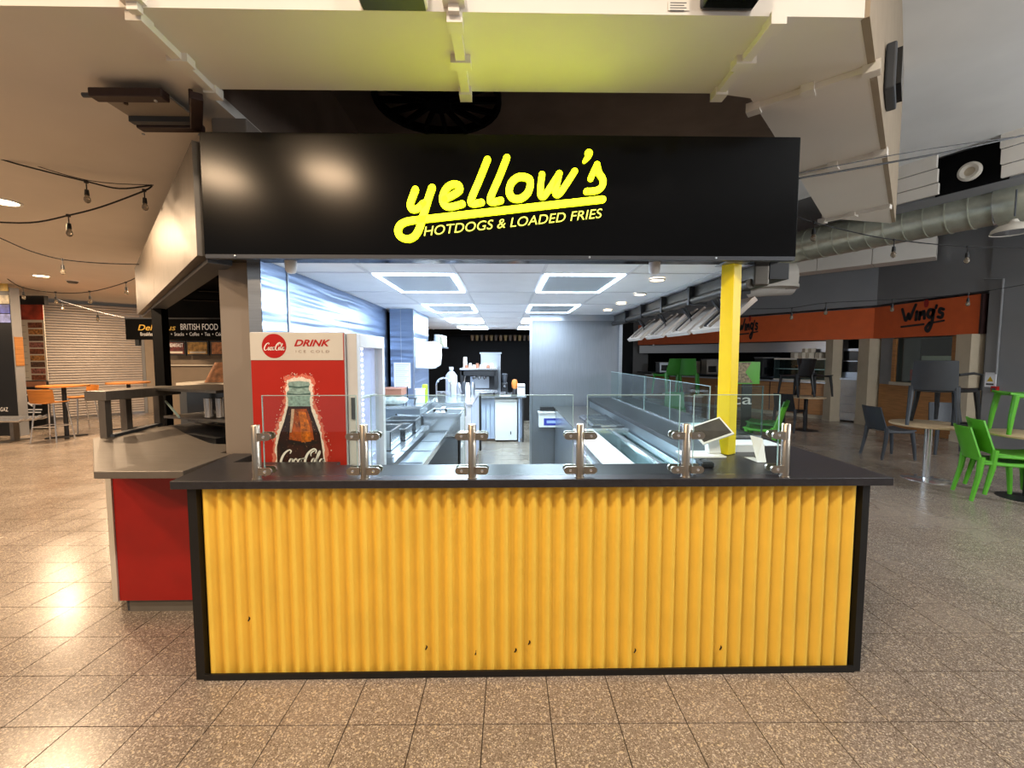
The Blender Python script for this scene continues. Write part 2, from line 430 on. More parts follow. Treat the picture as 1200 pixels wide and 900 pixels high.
# dark recess above the kiosk
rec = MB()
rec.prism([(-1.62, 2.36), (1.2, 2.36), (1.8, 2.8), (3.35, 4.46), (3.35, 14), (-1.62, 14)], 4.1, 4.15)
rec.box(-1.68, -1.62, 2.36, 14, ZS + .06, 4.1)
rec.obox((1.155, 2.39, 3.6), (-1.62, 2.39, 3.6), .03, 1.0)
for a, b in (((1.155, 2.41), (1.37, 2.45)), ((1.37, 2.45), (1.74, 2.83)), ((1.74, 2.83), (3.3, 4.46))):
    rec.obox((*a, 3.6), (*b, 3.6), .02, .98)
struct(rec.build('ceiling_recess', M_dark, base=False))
# big round louvre in the recess ceiling
cf = P(515, 122, Z=4.05)
rv = thing('round_ceiling_vent', 'large dark round radial vent in the shadowy recess above the black sign', 'vent', (cf.x, cf.y - .1, 4.0))
c = rv.location
MB().lathe([(.56, 0), (.60, .0), (.60, .08), (.56, .08), (.56, 0)], c, 32).build('rim', M_vdark, rv, smooth=True)
MB().lathe([(.01, -.03), (.12, -.03), (.13, .06), (.01, .06)], c, 20).build('hub', M_vdark, rv, smooth=True)
for k in range(16):
    a = 2 * math.pi * k / 16
    MB().obox((c.x + .1 * math.cos(a), c.y + .1 * math.sin(a), c.z + .03), (c.x + .57 * math.cos(a), c.y + .57 * math.sin(a), c.z + .03), .035, .05).build('blade', M_vdark, rv)
# seam battens on the soffit
tn = 0
def batten(a, b, n_clip=1, wd=.045):
    global tn
    tn += 1
    p, q = P(*a, Z=ZS), P(*b, Z=ZS); p.z = q.z = ZS - .016
    o = struct(MB().obox(p, q, wd, .030).build('trim_%d' % tn, M_soffit))
    for t in ([.5] if n_clip == 1 else [.35, .7]):
        c = p.lerp(q, t); d = (q - p).normalized()
        MB().obox(c - d * .03, c + d * .03, wd + .05, .045).build('clip', M_soffit, o)
    for c, s in ((p, 1), (q, -1)):
        d = (q - p).normalized() * s
        MB().obox(c - d * .02, c + d * .05, wd + .02, .05).build('end_bracket', M_soffit, o)
batten((160, 16), (252, 106)); batten((533, 18), (546, 108)); batten((910, 20), (841, 108)); batten((1026, 76), (880, 125))
batten((1036, 176), (925, 206)); batten((1041, 240), (962, 258))
for a, b in (((150, 0), (158, 14)), ((529, 0), (532, 16))):       # the same battens carry on up the bulkhead front
    p, q = P(*a, Y=1.87), P(*b, Y=1.87); p.x = q.x
    tn += 1
    o = struct(MB().obox(q, (q.x, q.y, q.z + .35), .045, .03, (0, 1, 0)).build('trim_%d' % tn, M_soffit))
    MB().obox((q.x, q.y - .01, q.z + .03), (q.x, q.y - .01, q.z + .08), .09, .05, (0, 1, 0)).build('clip', M_soffit, o)

# ---- kiosk: steel clad wall, box pillar, partition, ceiling
ZK = 2.20
KX0, KX1, KY1 = -1.46, 1.60, 9.5
wk = struct(MB().box(KX0 - .08, KX0 - .006, 2.62, 5.4, 0, 2.36).build('wall_kiosk', M_steel, base=False))
for (a, b) in ((2.62, 2.93), (2.935, 4.05), (4.055, 5.34)):
    MB().box(KX0 - .006, KX0, a, b, .02, ZK).build('steel_panel', M_steelw, wk)
MB().box(KX0 - .02, KX0 + .006, 2.925, 2.94, .02, ZK).build('seam_strip', M_steel, wk)
wp = struct(MB().box(-1.42, -1.134, 5.35, 6.4, 0, ZK).build('wall_pillar', M_steelw, base=False))
MB().box(-1.290, -1.284, 5.344, 5.35, 0, ZK).build('seam_strip', M_steel, wp)
MB().box(-1.140, -1.126, 5.342, 5.352, 0, ZK).build('corner_strip', M_steel, wp)
wpt = struct(MB().box(.375, 1.66, 6.1, 6.22, 0, ZK).build('wall_partition', M_part, base=False))
MB().box(.36, .39, 6.085, 6.12, 0, ZK).build('corner_strip', M_steel, wpt)
MB().box(1.635, 1.68, 6.08, 6.13, 0, ZK).build('corner_strip', M_steel, wpt)
MB().box(.375, 1.66, 6.09, 6.1, 2.12, ZK).build('top_channel', M_steel, wpt)
kc = struct(MB().box(KX0 - .2, KX1 + .05, 2.46, KY1, ZK + .03, ZK + .06).build('ceiling_kiosk', M_grid, base=False))
XL = [-1.56, -.95, -.34, .27, .88, 1.49, 1.62]; YL = [2.47] + [3.05 + .9 * k for k in range(8)]
led_cells = []
for i in range(6):
    for j in range(len(YL) - 1):
        x0, x1, y0, y1 = XL[i], XL[i + 1], YL[j], YL[j + 1]
        if i in (1, 3) and j in (1, 3, 5, 7): led_cells.append((x0, x1, y0, y1)); continue
        x0 = max(x0, KX0 - .19)
        MB().box(x0 + .008, x1 - .008, y0 + .008, y1 - .008, ZK + .004, ZK + .02).build('ceiling_tile', M_ctile, kc)
gm = MB()
for x in XL: gm.box(x - .011, x + .011, 2.47, KY1, ZK, ZK + .03)
for y in YL: gm.box(KX0 - .19, 1.63, y - .011, y + .011, ZK, ZK + .03)
gm.build('ceiling_grid', M_grid, kc)
side = {0: 'left', 1: 'right'}
order = ['nearest', 'second', 'third', 'farthest']
lc = [0, 0]
for (x0, x1, y0, y1) in led_cells:
    s = 0 if x0 < 0 else 1
    nm = order[lc[s]]; lc[s] += 1
    t = thing('led_panel', '%s square glowing-edge ceiling light in the %s row inside the kiosk' % (nm, side[s]), 'ceiling light', ((x0 + x1) / 2, (y0 + y1) / 2, ZK - .012), 0, 'led ceiling panels in the kiosk')
    e = .026
    if nm in ('third', 'farthest'): e = .27
    yb = y1 - .03
    m = MB()
    for a in ((x0 + .02, x1 - .02, y0 + .02, y0 + .02 + e), (x0 + .02, x1 - .02, yb - e, yb), (x0 + .02, x0 + .02 + e, y0 + .02 + e, yb - e), (x1 - .02 - e, x1 - .02, y0 + .02 + e, yb - e)):
        m.box(*a, ZK - .010, ZK + .004)
    m.build('light_frame', M_led, t)
    MB().box(x0 + .02 + e, x1 - .02 - e, y0 + .02 + e, yb - e, ZK - .004, ZK + .004).build('diffuser', M_ledc, t)
    MB().box(x0 + .005, x1 - .005, y0 + .005, y1 - .012, ZK + .004, ZK + .016).build('tray', M_grid, t)
    light('led_panel_light', 'AREA', ((x0 + x1) / 2, (y0 + y1) / 2, ZK - .03), 38, (.74, .87, 1.0), .5, .7)
for k, (px, py) in enumerate(((770, 327), (750, 344), (728, 355), (712, 363))):
    p = P(px, py, Z=ZK)
    t = thing('downlight', '%s small round downlight in the kiosk ceiling by the steel rail' % order[k], 'downlight', (p.x, p.y, ZK - .012), 0, 'kiosk downlights')
    MB().lathe([(.05, 0), (.062, -.002), (.062, .012), (.05, .012), (.05, 0)], t.location, 20).build('rim', M_white, t, smooth=True)
    MB().lathe([(.001, .004), (.048, .004), (.048, .01), (.001, .01)], t.location, 20).build('lens', M_downw, t)
for (px, py, wh, r) in ((341, 315, 'top of the steel wall panels', .026), (767, 316, 'first round downlight', .026)):
    p = P(px, 309, Z=ZK + .0)
    p = P(px, py, Y=2.62); p.z = ZK
    t = thing('ceiling_sensor', 'white dome sensor hanging from the kiosk ceiling near the ' + wh, 'sensor', (p.x, p.y, ZK - .09), 0, 'white sensors under the kiosk ceiling')
    MB().lathe([(.001, 0), (.022, .006), (.032, .022), (.034, .05)], t.location, 20).build('dome', M_white, t, smooth=True)
    MB().lathe([(.034, .05), (.034, .088), (.04, .09)], t.location, 20).build('base', M_white, t, smooth=True)

# ---- dark wall far behind the kiosk with hanging cups
wb = struct(MB().box(-4.5, 3.2, 10.6, 10.8, 0, 4.1).build('wall_back', M_vdark, base=False))
shelf = tag(bx('wall_shelf', M_vdark, -1.6, .9, 10.35, 10.6, 2.12, 2.15), 'long dark shelf on the black wall behind the coffee machine', 'shelf')
for k in range(13):
    x = -.78 + k * .115
    cupm = MB().lathe([(.001, -.13), (.028, -.13), (.045, -.02), (.045, 0), (.001, 0)], (x, 10.42, 2.12), 10)
    o = cupm.build('hanging_cup', mat('brown_cup_%d' % (k % 3), ('5b4630', '6d5a35', '3c3026')[k % 3], .5), smooth=True)
    tag(o, 'small brownish cup hanging in the row under the dark far shelf', 'cup', 'hanging cups at the dark back wall')

# ---- left: shutter wall
a, b = Vector((-11.75, 10.5, 0)), Vector((-10.2, 12.3, 0)); d = (b - a).normalized(); nrm = Vector((d.y, -d.x, 0))
wl = MB()
wl.obox(a - d * 6 + Vector((0, 0, 1.52)), a - d * .0 + Vector((0, 0, 1.52)), .2, 3.04)
wl.obox(b + Vector((0, 0, 1.52)), b + d * .9 + Vector((0, 0, 1.52)), .2, 3.04)
struct(wl.build('wall_left', mat('beige_wall', '9b8d7c', .7), base=False))
w2 = struct(MB().obox((-9.75, 12.75, 1.525), (-3.2, 11.4, 1.525), .15, 3.04).build('wall_far_left', mat('beige_wall2', '8d8070', .7), base=False))
sh = struct(bpy.data.objects.new('door_1', None)); COL.objects.link(sh); sh.location = a.lerp(b, .5)
sm = MB(); L_ = (b - a).length
ns = 44
for k in range(ns):
    z0 = .04 + k * 2.92 / ns; z1 = z0 + 2.92 / ns
    prof = [(0, z0), (.018, z0 + .012), (.024, (z0 + z1) / 2), (.014, z1 - .008), (0, z1 - .004)]
    vs = []
    for q in (a, b):
        for (o_, z) in prof: vs.append(q + nrm * o_ + Vector((0, 0, z)))
    sm.add(vs, [(i, i + 1, 6 + i, 5 + i) for i in range(4)])
so = sm.build('slats', M_shut, sh, smooth=True); so['kind'] = 'stuff'
MB().obox(a + Vector((0, 0, .03)) + nrm * .02, b + Vector((0, 0, .03)) + nrm * .02, .05, .06).build('bottom_bar', M_steeld, sh)
MB().obox(a + Vector((0, 0, 1.5)) + nrm * .02, a + d * .07 + Vector((0, 0, 1.5)) + nrm * .02, .07, 3.0).build('guide_rail', M_grey, sh)
MB().obox(b + Vector((0, 0, 1.5)) + nrm * .02, b - d * .07 + Vector((0, 0, 1.5)) + nrm * .02, .07, 3.0).build('guide_rail', M_grey, sh)
# left ceiling downlights with their light
for k, (px, py, wh) in enumerate(((4, 236, 'near the left edge of the ceiling'), (48, 323, 'before the roller shutter'))):
    p = P(px, py, Z=ZS)
    t = thing('downlight', 'warm round recessed downlight ' + wh, 'downlight', (p.x, p.y, ZS - .01), 0, 'warm downlights of the left ceiling')
    MB().lathe([(.10, 0), (.125, -.004), (.125, .012), (.10, .012), (.10, 0)], t.location, 24).build('rim', M_white, t, smooth=True)
    MB().lathe([(.001, .003), (.10, .003), (.10, .01), (.001, .01)], t.location, 24).build('lens', M_down, t)
    light('downlight_light', 'AREA', (p.x, p.y, ZS - .03), 130, (1, .72, .46), .2)
for (x, y, p_) in ((-7.6, 3.6, 70), (-5.0, 7.4, 60), (-9.3, 10.2, 42), (-11.0, 8.2, 36)):   # more of the same row, hidden or out of frame
    light('downlight_light', 'AREA', (x, y, ZS - .03), p_ * 1.9, (1, .72, .46), .2)
p = P(85, 329, Z=ZS)
t = thing('smoke_detector', 'small grey smoke detector on the left ceiling beside the downlight', 'smoke detector', (p.x, p.y, ZS - .05))
MB().lathe([(.001, 0), (.06, 0), (.08, .02), (.085, .05)], t.location, 20).build('body', mat('grey_detector', '4a4540', .5), t, smooth=True)
MB().lathe([(.085, .035), (.1, .04), (.1, .05)], t.location, 20).build('base', M_white, t, smooth=True)

# ---- right: stalls with orange fascia
A0, A1, B1 = Vector((8.7, 6.2, 0)), Vector((8.7, 9.9, 0)), Vector((5.0, 15.8, 0))
wr = MB()
wr.obox(A0 + Vector((.7, -2, 2.3)), A1 + Vector((.7, 0, 2.3)), .1, 4.6)
wr.obox(A1 + Vector((.7, 0, 2.3)), B1 + Vector((.7, .3, 2.3)), .1, 4.6)
wr.obox(A0 + Vector((.0, -2, 2.3)), Vector((8.7, 7.55, 2.3)), .1, 4.6)
wr.obox(Vector((8.72, 7.5, 3.70)), A1 + Vector((.02, 0, 3.70)), .1, 1.8)
wr.obox(A1 + Vector((.02, 0, 3.70)), B1 + Vector((.02, 0, 3.70)), .1, 1.8)
wr.obox(B1 + Vector((.6, .3, 2.3)), Vector((1.5, 17.5, 2.3)), .1, 4.6)
struct(wr.build('wall_right', M_grey, base=False))
struct(MB().prism([(3.4, 4.7), (6.6, 6.4), (9.6, 4), (9.6, 17.6), (1.5, 17.6), (3.4, 14)], 4.7, 4.75).build('ceiling_right', M_grey, base=False))

# ================================================================== KIOSK FRONT
FX0, FX1, FY, FZ0, FZ1 = -1.672, 1.664, 2.45, 2.185, 2.845
fs = thing('fascia_sign', 'long glossy black fascia board over the yellow counter with a glowing yellow name', 'sign', (0, FY + .1, FZ0))
MB().box(FX0, FX1, FY, FY + .22, FZ0, FZ1).build('board', M_fascia, fs, bevel=.004)
MB().box(FX0 + .01, FX1 - .01, FY - .006, FY + .03, FZ0 - .022, FZ0 - .0005).build('bottom_trim', mat('grey_blue_trim', '3a3f48', .4), fs)
for x in (-1.5, .48, 1.2):
    MB().lathe([(.006, 0), (.006, -.004), (.001, -.005)], (x, FY - .006, FZ0 - .011), 10, 'y').build('screw', M_steel, fs)
# lettering, traced at 1/4 px on the board front
O = P(440, 150, Y=FY); Ax = P(441, 150, Y=FY) - O; By = P(440, 151, Y=FY) - O
O = Vector((O.x, FY, O.z)); A4 = Vector((Ax.x, 0, 0)) / 4; B4 = Vector((0, 0, By.z)) / 4
N = (0, -1, 0)
def letter(name, strokes):
    fl = Flat(O, A4, B4, N, .014)
    for pts, hw, closed in strokes: fl.stroke(pts, [h * .90 for h in hw] if isinstance(hw, list) else hw * .90, closed=closed)
    o = fl.build(name, M_sign, fs); return o
letter('letter_y', [([(185, 292), (172, 325), (160, 362), (166, 386), (192, 384), (222, 358)], 17, False),
                    ([(264, 283), (240, 352), (218, 425), (200, 480), (178, 516), (146, 530), (112, 520), (99, 492), (112, 462), (146, 445), (200, 437)], 18, False),
                    ([(200, 437), (500, 402), (800, 366), (1077, 334)], 18, False)])
letter('letter_e', [([(322, 338), (362, 318), (394, 294), (388, 270), (356, 268), (326, 294), (312, 336), (322, 366), (352, 374), (406, 360)], 17, False)])
letter('letter_l', [([(527, 148), (490, 240), (449, 338), (456, 358), (498, 352)], 17, False)])
letter('letter_l', [([(619, 138), (582, 232), (541, 328), (548, 350), (590, 342)], 17, False)])
letter('letter_o', [([(690, 228), (724, 238), (730, 270), (716, 308), (684, 332), (648, 330), (630, 302), (638, 262), (662, 236)], 18, True)])
letter('letter_w', [([(786, 217), (780, 270), (780, 312), (792, 322), (812, 300), (868, 212)], 16, False),
                    ([(868, 212), (858, 260), (850, 300), (862, 312), (884, 290), (942, 200)], 16, False)])
letter('apostrophe', [([(1008, 114), (1005, 128), (988, 152)], [20, 16, 9], False)])
letter('letter_s', [([(1019, 234), (1030, 206), (1048, 168)], 15, False),
                    ([(1048, 168), (1058, 206), (1078, 240), (1072, 274), (1044, 292), (1000, 296)], 16, False)])
d2 = (A4 * 853 + B4 * -93); A2 = d2 / 853; up2 = Vector((-A2.z, 0, A2.x)).normalized() * A4.length
# sub line
Flat(O + A4 * 222 + B4 * 516, A2, up2, N, .012).text('HOTDOGS & LOADED FRIES', 0, 0, 858, 43, shear=.28, bold=.0).build('small_lettering', M_signt, fs)

# counter base with corrugated sheet
CX0, CX1, CY = -1.545, 1.828, 2.067
cb = thing('service_counter', 'yellow corrugated counter front framed in black under the kiosk worktop', 'counter', ((CX0 + CX1) / 2, CY + .15, 0))
bx('core', M_blacktrim, CX0, CX1, CY + .038, CY + .24, .0, .982, cb)
m = MB(); n = 47; x0, x1 = CX0 + .045, CX1 - .04; pitch = (x1 - x0) / n
prof = []
for k in range(n):
    for f_, h in ((0, 0), (.10, 0), (.30, .75), (.40, 1), (.60, 1), (.70, .75), (.90, 0)):
        prof.append((x0 + (k + f_) * pitch, CY + .034 - .034 * h))
prof.append((x1, CY + .034))
vs = [(x, y, .002) for x, y in prof] + [(x, y, .982) for x, y in prof]; q = len(prof)
m.add(vs, [(i, i + 1, q + i + 1, q + i) for i in range(q - 1)])
o = m.build('corrugated_sheet', M_yellow, cb, recalc=False); o.data.polygons.foreach_set('use_smooth', [True] * len(o.data.polygons))
bx('edge_trim', M_blacktrim, CX0, CX0 + .043, CY - .004, CY + .03, 0, .982, cb)
bx('edge_trim', M_blacktrim, CX1 - .036, CX1, CY - .004, CY + .03, 0, .982, cb)
bx('bottom_trim', M_blacktrim, CX0 + .043, CX1 - .036, CY - .012, CY - .002, 0, .032, cb)
for (x, z) in ((-1.28, .30), (-.4, .14), (.05, .12), (.12, .16), (.66, .11), (1.1, .12), (.35, .3), (-.15, .11)):
    Flat((x, CY + .004, z), (1, 0, 0), (0, 0, 1), N, .0012).stroke([(0, 0), (.006, .012), (.004, .02)], [.003, .004, .002]).build('scuff_mark', M_blacktrim, cb)
rc = thing('return_counter_base', 'black panelled base of the side counter running back along the right of the kiosk', 'counter', (1.55, 4.2, 0))
bx('side_panel', M_blacktrim, 1.76, CX1, CY + .24, 6.08, .06, .982, rc)
bx('inner_panel', M_steel, 1.22, 1.25, 2.36, 6.08, .06, .982, rc)
bx('plinth', M_blacktrim, 1.28, 1.78, CY + .26, 6.05, 0, .06, rc)
WT = 1.022
wt = MB().prism([(-1.60, 2.03), (1.915, 2.03), (1.915, 6.08), (1.2, 6.08), (1.2, 2.9), (1.15, 2.33), (-.93, 2.33), (-.93, 2.40), (-1.53, 2.40), (-1.53, 2.62), (-1.67, 2.62)], .982, WT).build('worktop', M_worktop, bevel=.003)
tag(wt, 'dark charcoal worktop over the yellow counter and along its right side', 'worktop')

# glass guards on posts
POSTX = [P(px, 561, Y=2.07).x for px in (302.5, 428, 553.5, 679, 802.5, 918)]
PZ = 1.288
po = ['leftmost', 'second', 'third', 'fourth', 'fifth', 'rightmost']
def post(i, x):
    t = thing('guard_post', '%s steel guard post on the front edge of the worktop' % po[i], 'post', (x, 2.065, WT), 0, 'steel guard posts along the worktop')
    MB().lathe([(.020, 0), (.020, PZ - WT - .004), (.017, PZ - WT), (.001, PZ - WT)], t.location, 20).build('tube', M_steelp, t, smooth=True)
    MB().lathe([(.024, 0), (.024, .004), (.020, .004)], t.location, 20).build('foot_ring', M_steelp, t)
    for s in (-1, 1):
        if (i == 0 and s < 0) or (i == 5 and s > 0): continue
        for z in (1.063, 1.232):
            fl = Flat((x + s * .018, 2.052, z), (s, 0, 0), (0, 0, 1), N, .012)
            fl.fill([(0, -.018), (.045, -.018)] + [(.045 + .018 * math.sin(a), -.018 * math.cos(a)) for a in [R(q) for q in range(15, 180, 15)]] + [(.045, .018), (0, .018)])
            c = fl.build('clamp', M_steelp, t)
            Flat((x + s * .018, 2.084, z), (s, 0, 0), (0, 0, 1), (0, 1, 0), .012).fill([(0, -.018), (.045, -.018)] + [(.045 + .018 * math.sin(a), -.018 * math.cos(a)) for a in [R(q) for q in range(15, 180, 15)]] + [(.045, .018), (0, .018)]).build('clamp_plate', M_steelp, c)
            MB().lathe([(.007, 0), (.007, -.004), (.001, -.005)], (x + s * .05, 2.040, z), 10, 'y').build('screw', M_chrome, c)
    return t
for i, x in enumerate(POSTX): post(i, x)
pn = ['leftmost', 'second', 'middle', 'fourth', 'rightmost']
for i in range(5):
    a, b = POSTX[i] + .034, POSTX[i + 1] - .034
    t = thing('sneeze_guard', '%s clear glass guard pane between two steel posts on the front worktop' % pn[i], 'glass pane', ((a + b) / 2, 2.068, WT + .012), 0, 'glass guard panes of the counter')
    bx('glass', M_glass, a + .002, b - .002, 2.064, 2.072, WT + .012, 1.428, t)
    m = MB(); m.box(a + .0005, b - .0005, 2.064, 2.072, 1.428, 1.431); m.box(a, a + .002, 2.064, 2.072, WT + .012, 1.428); m.box(b - .002, b, 2.064, 2.072, WT + .012, 1.428)
    m.build('polished_edge', M_gedge, t)
# yellow pole
pb = P(856.5, 533, Z=WT)
MBp = MB().box(-.04, .04, -.04, .04, 0, FZ0 - .024 - WT, Matrix.Rotation(R(31), 4, 'Z'))
MBp.v = [(x + pb.x - .012, y + pb.y + .04, z + WT + .001) for x, y, z in MBp.v]
t = thing('yellow_pole', 'bright yellow square pole from the right worktop up to the black fascia', 'pole', (pb.x - .012, pb.y + .04, WT))
MBp.build('shaft', M_pole, t, bevel=.003)
bx('top_plate', M_steel, pb.x - .08, pb.x + .056, pb.y - .03, pb.y + .11, FZ0 - .022, FZ0 - .016, t)
# column
tcol = thing('concrete_column', 'plain grey-brown square column at the left end of the kiosk', 'column', (-1.71, 2.84, 0))
bx('shaft', M_col, -1.765, -1.555, 2.70, 3.0, 0, 3.05, tcol, bevel=.006)
bx('base_collar', M_col, -1.775, -1.545, 2.69, 3.01, 0, .1, tcol)

# ---- drinks cooler (its printed side faces the counter front)
KX, KXR, KY, KYB = -1.437, -.905, 2.44, 3.02
KZ = P(300, 389, Y=KY).z
ck = thing('drinks_cooler', 'tall red drinks cooler printed with a cola bottle, glass door on its right', 'cooler', ((KX + KXR) / 2, (KY + KYB) / 2, 0))
bx('cabinet', mat('cooler_body_grey', 'b9b6b2', .4), KX, KXR, KY + .002, KYB, .08, KZ, ck, bevel=.006)
bx('red_panel', M_red, KX + .004, KXR - .004, KY, KY + .002, .09, KZ - .006, ck)
bx('plinth', M_cblack, KX + .02, KXR - .02, KY + .02, KYB - .02, 0, .08, ck)
def cp(px, py): q = P(px, py, Y=KY); return q.x, q.z
lx, lz = cp(294, 389)
hx0, hz1 = cp(295, 390); hx1, hz0 = cp(402.5, 422)
hx0 = KX + .004; hx1 = min(hx1, KXR - .004)
hd = MB().box(hx0, hx1, KY - .0025, KY, hz0, KZ - .006).build('header_band', M_cream, ck)
FO = (0, KY - .0025, 0)
X3, Z3, Nn = Vector((1, 0, 0)), Vector((0, 0, 1)), (0, -1, 0)
u, v = cp(321.5, 405.5); r_ = cp(335.8, 405)[0] - u
Flat((0, KY - .0025, 0), X3, Z3, Nn, .001).disc(u, v, r_, r_, 40).build('red_disc', M_redd, hd)
def script(fl, u0, v0, s, hw):
    """flowing cola script in a box about 10.6 x 4 units, s metres per unit, slanted"""
    def T(p): return (u0 + s * (p[0] + .18 * p[1]), v0 + s * p[1])
    def st(pts, w): fl.stroke([T(p) for p in pts], [hw * x for x in w], k=5)
    # C with a long lower tail
    st([(2.3, 3.0), (2.45, 3.5), (1.9, 3.75), (1.0, 3.0), (.45, 1.6), (.5, .4), (1.2, 0.05), (2.1, .6)], [.8, 1, 1, 1.5, 1.7, 1.5, 1, .7])
    for ox in (2.2, 3.25, 4.25):   # o c a
        if ox == 2.2: st([(ox + .9, 1.5), (ox + .4, 1.6), (ox + .15, .8), (ox + .4, .1), (ox + .85, .5), (ox + .9, 1.3), (ox + .6, 1.6)], [.9, 1, 1.3, 1, 1, 1.2, .9])
        elif ox == 3.25: st([(ox + .85, 1.35), (ox + .6, 1.65), (ox + .2, 1.2), (ox + .15, .4), (ox + .5, .08), (ox + .95, .5)], [1.1, 1, 1.2, 1.3, 1, .8])
        else:
            st([(ox + .8, 1.5), (ox + .35, 1.5), (ox + .12, .7), (ox + .35, .1), (ox + .75, .6), (ox + .9, 1.5)], [1, 1, 1.3, 1, .9, 1])
            st([(ox + .9, 1.6), (ox + .85, .6), (ox + 1.0, .1), (ox + 1.3, .4)], [1.1, 1.3, 1, .7])
    st([(5.5, 1.7), (5.9, 1.75)], [1, 1])
    st([(8.3, 3.0), (8.3, 3.7), (7.6, 4.0), (6.6, 3.1), (6.1, 1.7), (6.2, .5), (6.9, .05), (7.6, .5)], [.8, 1, 1, 1.6, 1.8, 1.5, 1, .7])
    st([(7.9, 3.6), (7.2, 3.0), (7.3, 2.3)], [1, .9, .6])
    st([(8.3, 1.6), (7.85, 1.6), (7.6, .8), (7.85, .1), (8.25, .5), (8.3, 1.3), (8.1, 1.6)], [.9, 1, 1.3, 1, 1, 1.2, .9])
    st([(8.7, .9), (9.25, 2.9), (9.15, 3.5), (8.85, 2.6), (8.75, .6), (9.0, .1), (9.3, .4)], [.7, 1, 1, 1.3, 1.4, 1, .7])
    st([(10.2, 1.5), (9.75, 1.5), (9.5, .7), (9.75, .1), (10.15, .6), (10.3, 1.5)], [1, 1, 1.3, 1, .9, 1])
    st([(10.3, 1.6), (10.25, .6), (10.4, .1), (10.7, .4)], [1.1, 1.3, 1, .7])
    return fl
M_wprint = mat('white_print', 'efe8dc', .5, var=.01)
a = cp(309, 410.5); b = cp(334.5, 410)
script(Flat((0, KY - .0038, 0), X3, Z3, Nn, .0006), a[0], a[1], (b[0] - a[0]) / 11.1, .0019).build('script_lettering', M_wprint, hd)
a = cp(345, 405.5); b = cp(387.5, 398)
Flat((0, KY - .003, 0), X3, Z3, Nn, .0008).text('DRINK', a[0], a[1], b[0], b[1], shear=.35, bold=.03).build('drink_lettering', M_redd, hd)
a = cp(347, 413.2); b = cp(386, 410.4)
Flat((0, KY - .003, 0), X3, Z3, Nn, .0008).text('I C E   C O L D', a[0], a[1], b[0], b[1]).build('small_lettering', mat('faded_red_print', 'a08878', .5), hd)
# bottle print: frost, glass, cola, highlights
def cv(pts): return [cp(290 + x / 4.7375, 380 + y / 4.7368) for x, y in pts]
frost = []
fp = [(160, 880), (158, 760), (150, 670), (165, 590), (190, 520), (215, 450), (212, 400), (215, 340), (222, 305), (260, 290), (300, 290), (345, 300), (365, 335), (366, 400), (368, 450), (395, 520), (415, 600), (430, 680), (440, 780), (442, 880)]
def poly_noise(pts, amp, n=5):
    out = []
    for i in range(len(pts) - 1):
        for k in range(n):
            t_ = k / n; x = pts[i][0] * (1 - t_) + pts[i + 1][0] * t_; y = pts[i][1] * (1 - t_) + pts[i + 1][1] * t_
            out.append((x + random.uniform(-amp, amp), y + random.uniform(-amp, amp)))
    out.append(pts[-1]); return out
def plane_fill(name, pts, h, m_):
    return Flat((0, KY - .0002 - h, 0), X3, Z3, Nn, .0004).fill(cv(pts)).build(name, m_, ck)
M_fr1 = mat('frost_print_pink', 'd8705a', .5, var=.25, vscale=120); M_fr2 = mat('frost_print_white', 'ecd9c8', .5, var=.15, vscale=160)
def grow(pts, g):
    cx = 290
    return [(x + (g if x > cx else -g), y - (g if y < 330 else 0)) for x, y in pts]
plane_fill('frost_halo', poly_noise(grow(fp, 12), 10), .0004, M_fr1)
plane_fill('frost_glow', poly_noise(grow(fp, -2), 6), .0009, M_fr2)
for k in range(80):
    i = random.randrange(len(fp) - 1); x, y = fp[i]; x2, y2 = fp[i + 1]; t_ = random.random(); x, y = x + (x2 - x) * t_, y + (y2 - y) * t_
    s_ = 1 if x > 290 else -1
    u, v = cv([(x + s_ * random.uniform(6, 34), y - (random.uniform(4, 26) if y < 340 else 0))])[0]
    fl = Flat((0, KY - .0006, 0), X3, Z3, Nn, .0004); rr = random.uniform(.0012, .0035); fl.disc(u, v, rr, rr * .8, 8)
    if k == 0: acc = fl
    else: acc.m.add(fl.m.v, fl.m.f)
acc.build('frost_specks', M_fr2, ck)['kind'] = 'stuff'
M_cola = mat('cola_print', '2a0c06', .35, var=.75, vscale=35, stretch=(1, 1, .35)); M_gl = mat('pale_glass_print', '8aa49c', .4, var=.35, vscale=70)
M_amber = mat('amber_print', 'a3480f', .4, var=.6, vscale=60, stretch=(1, 1, .4)); M_dk = mat('dark_glass_print', '1a0a08', .4, var=.4, vscale=50)
bl = [(168, 880), (166, 760), (164, 680), (180, 610), (205, 540), (222, 470), (226, 455)]; br = [(352, 455), (356, 480), (378, 540), (404, 610), (416, 690), (426, 770), (432, 880)]
plane_fill('cola_bottle_print', bl + br, .0014, M_cola)
plane_fill('bottle_neck_print', [(226, 455), (226, 410), (219, 398), (219, 378), (232, 365), (230, 345), (224, 335), (230, 320), (285, 314), (342, 320), (348, 335), (340, 348), (342, 365), (352, 378), (352, 398), (346, 410), (350, 455)], .0014, M_gl)
plane_fill('amber_glint_print', [(250, 470), (330, 470), (356, 540), (370, 640), (300, 650), (232, 640), (238, 560)], .0019, M_amber)
plane_fill('bottle_shade_print', [(285, 480), (325, 490), (345, 560), (355, 650), (300, 655), (296, 560)], .0024, mat('bright_amber_print', 'c2640f', .4, var=.6, vscale=60))
plane_fill('bottle_band_print', [(226, 640), (300, 655), (395, 645), (395, 662), (300, 672), (226, 660)], .0029, M_dk)
plane_fill('bottle_glint_print', [(246, 470), (262, 470), (256, 540), (246, 600), (236, 600)], .0029, mat('glint_print', 'c7a58a', .4, var=.3, vscale=60))
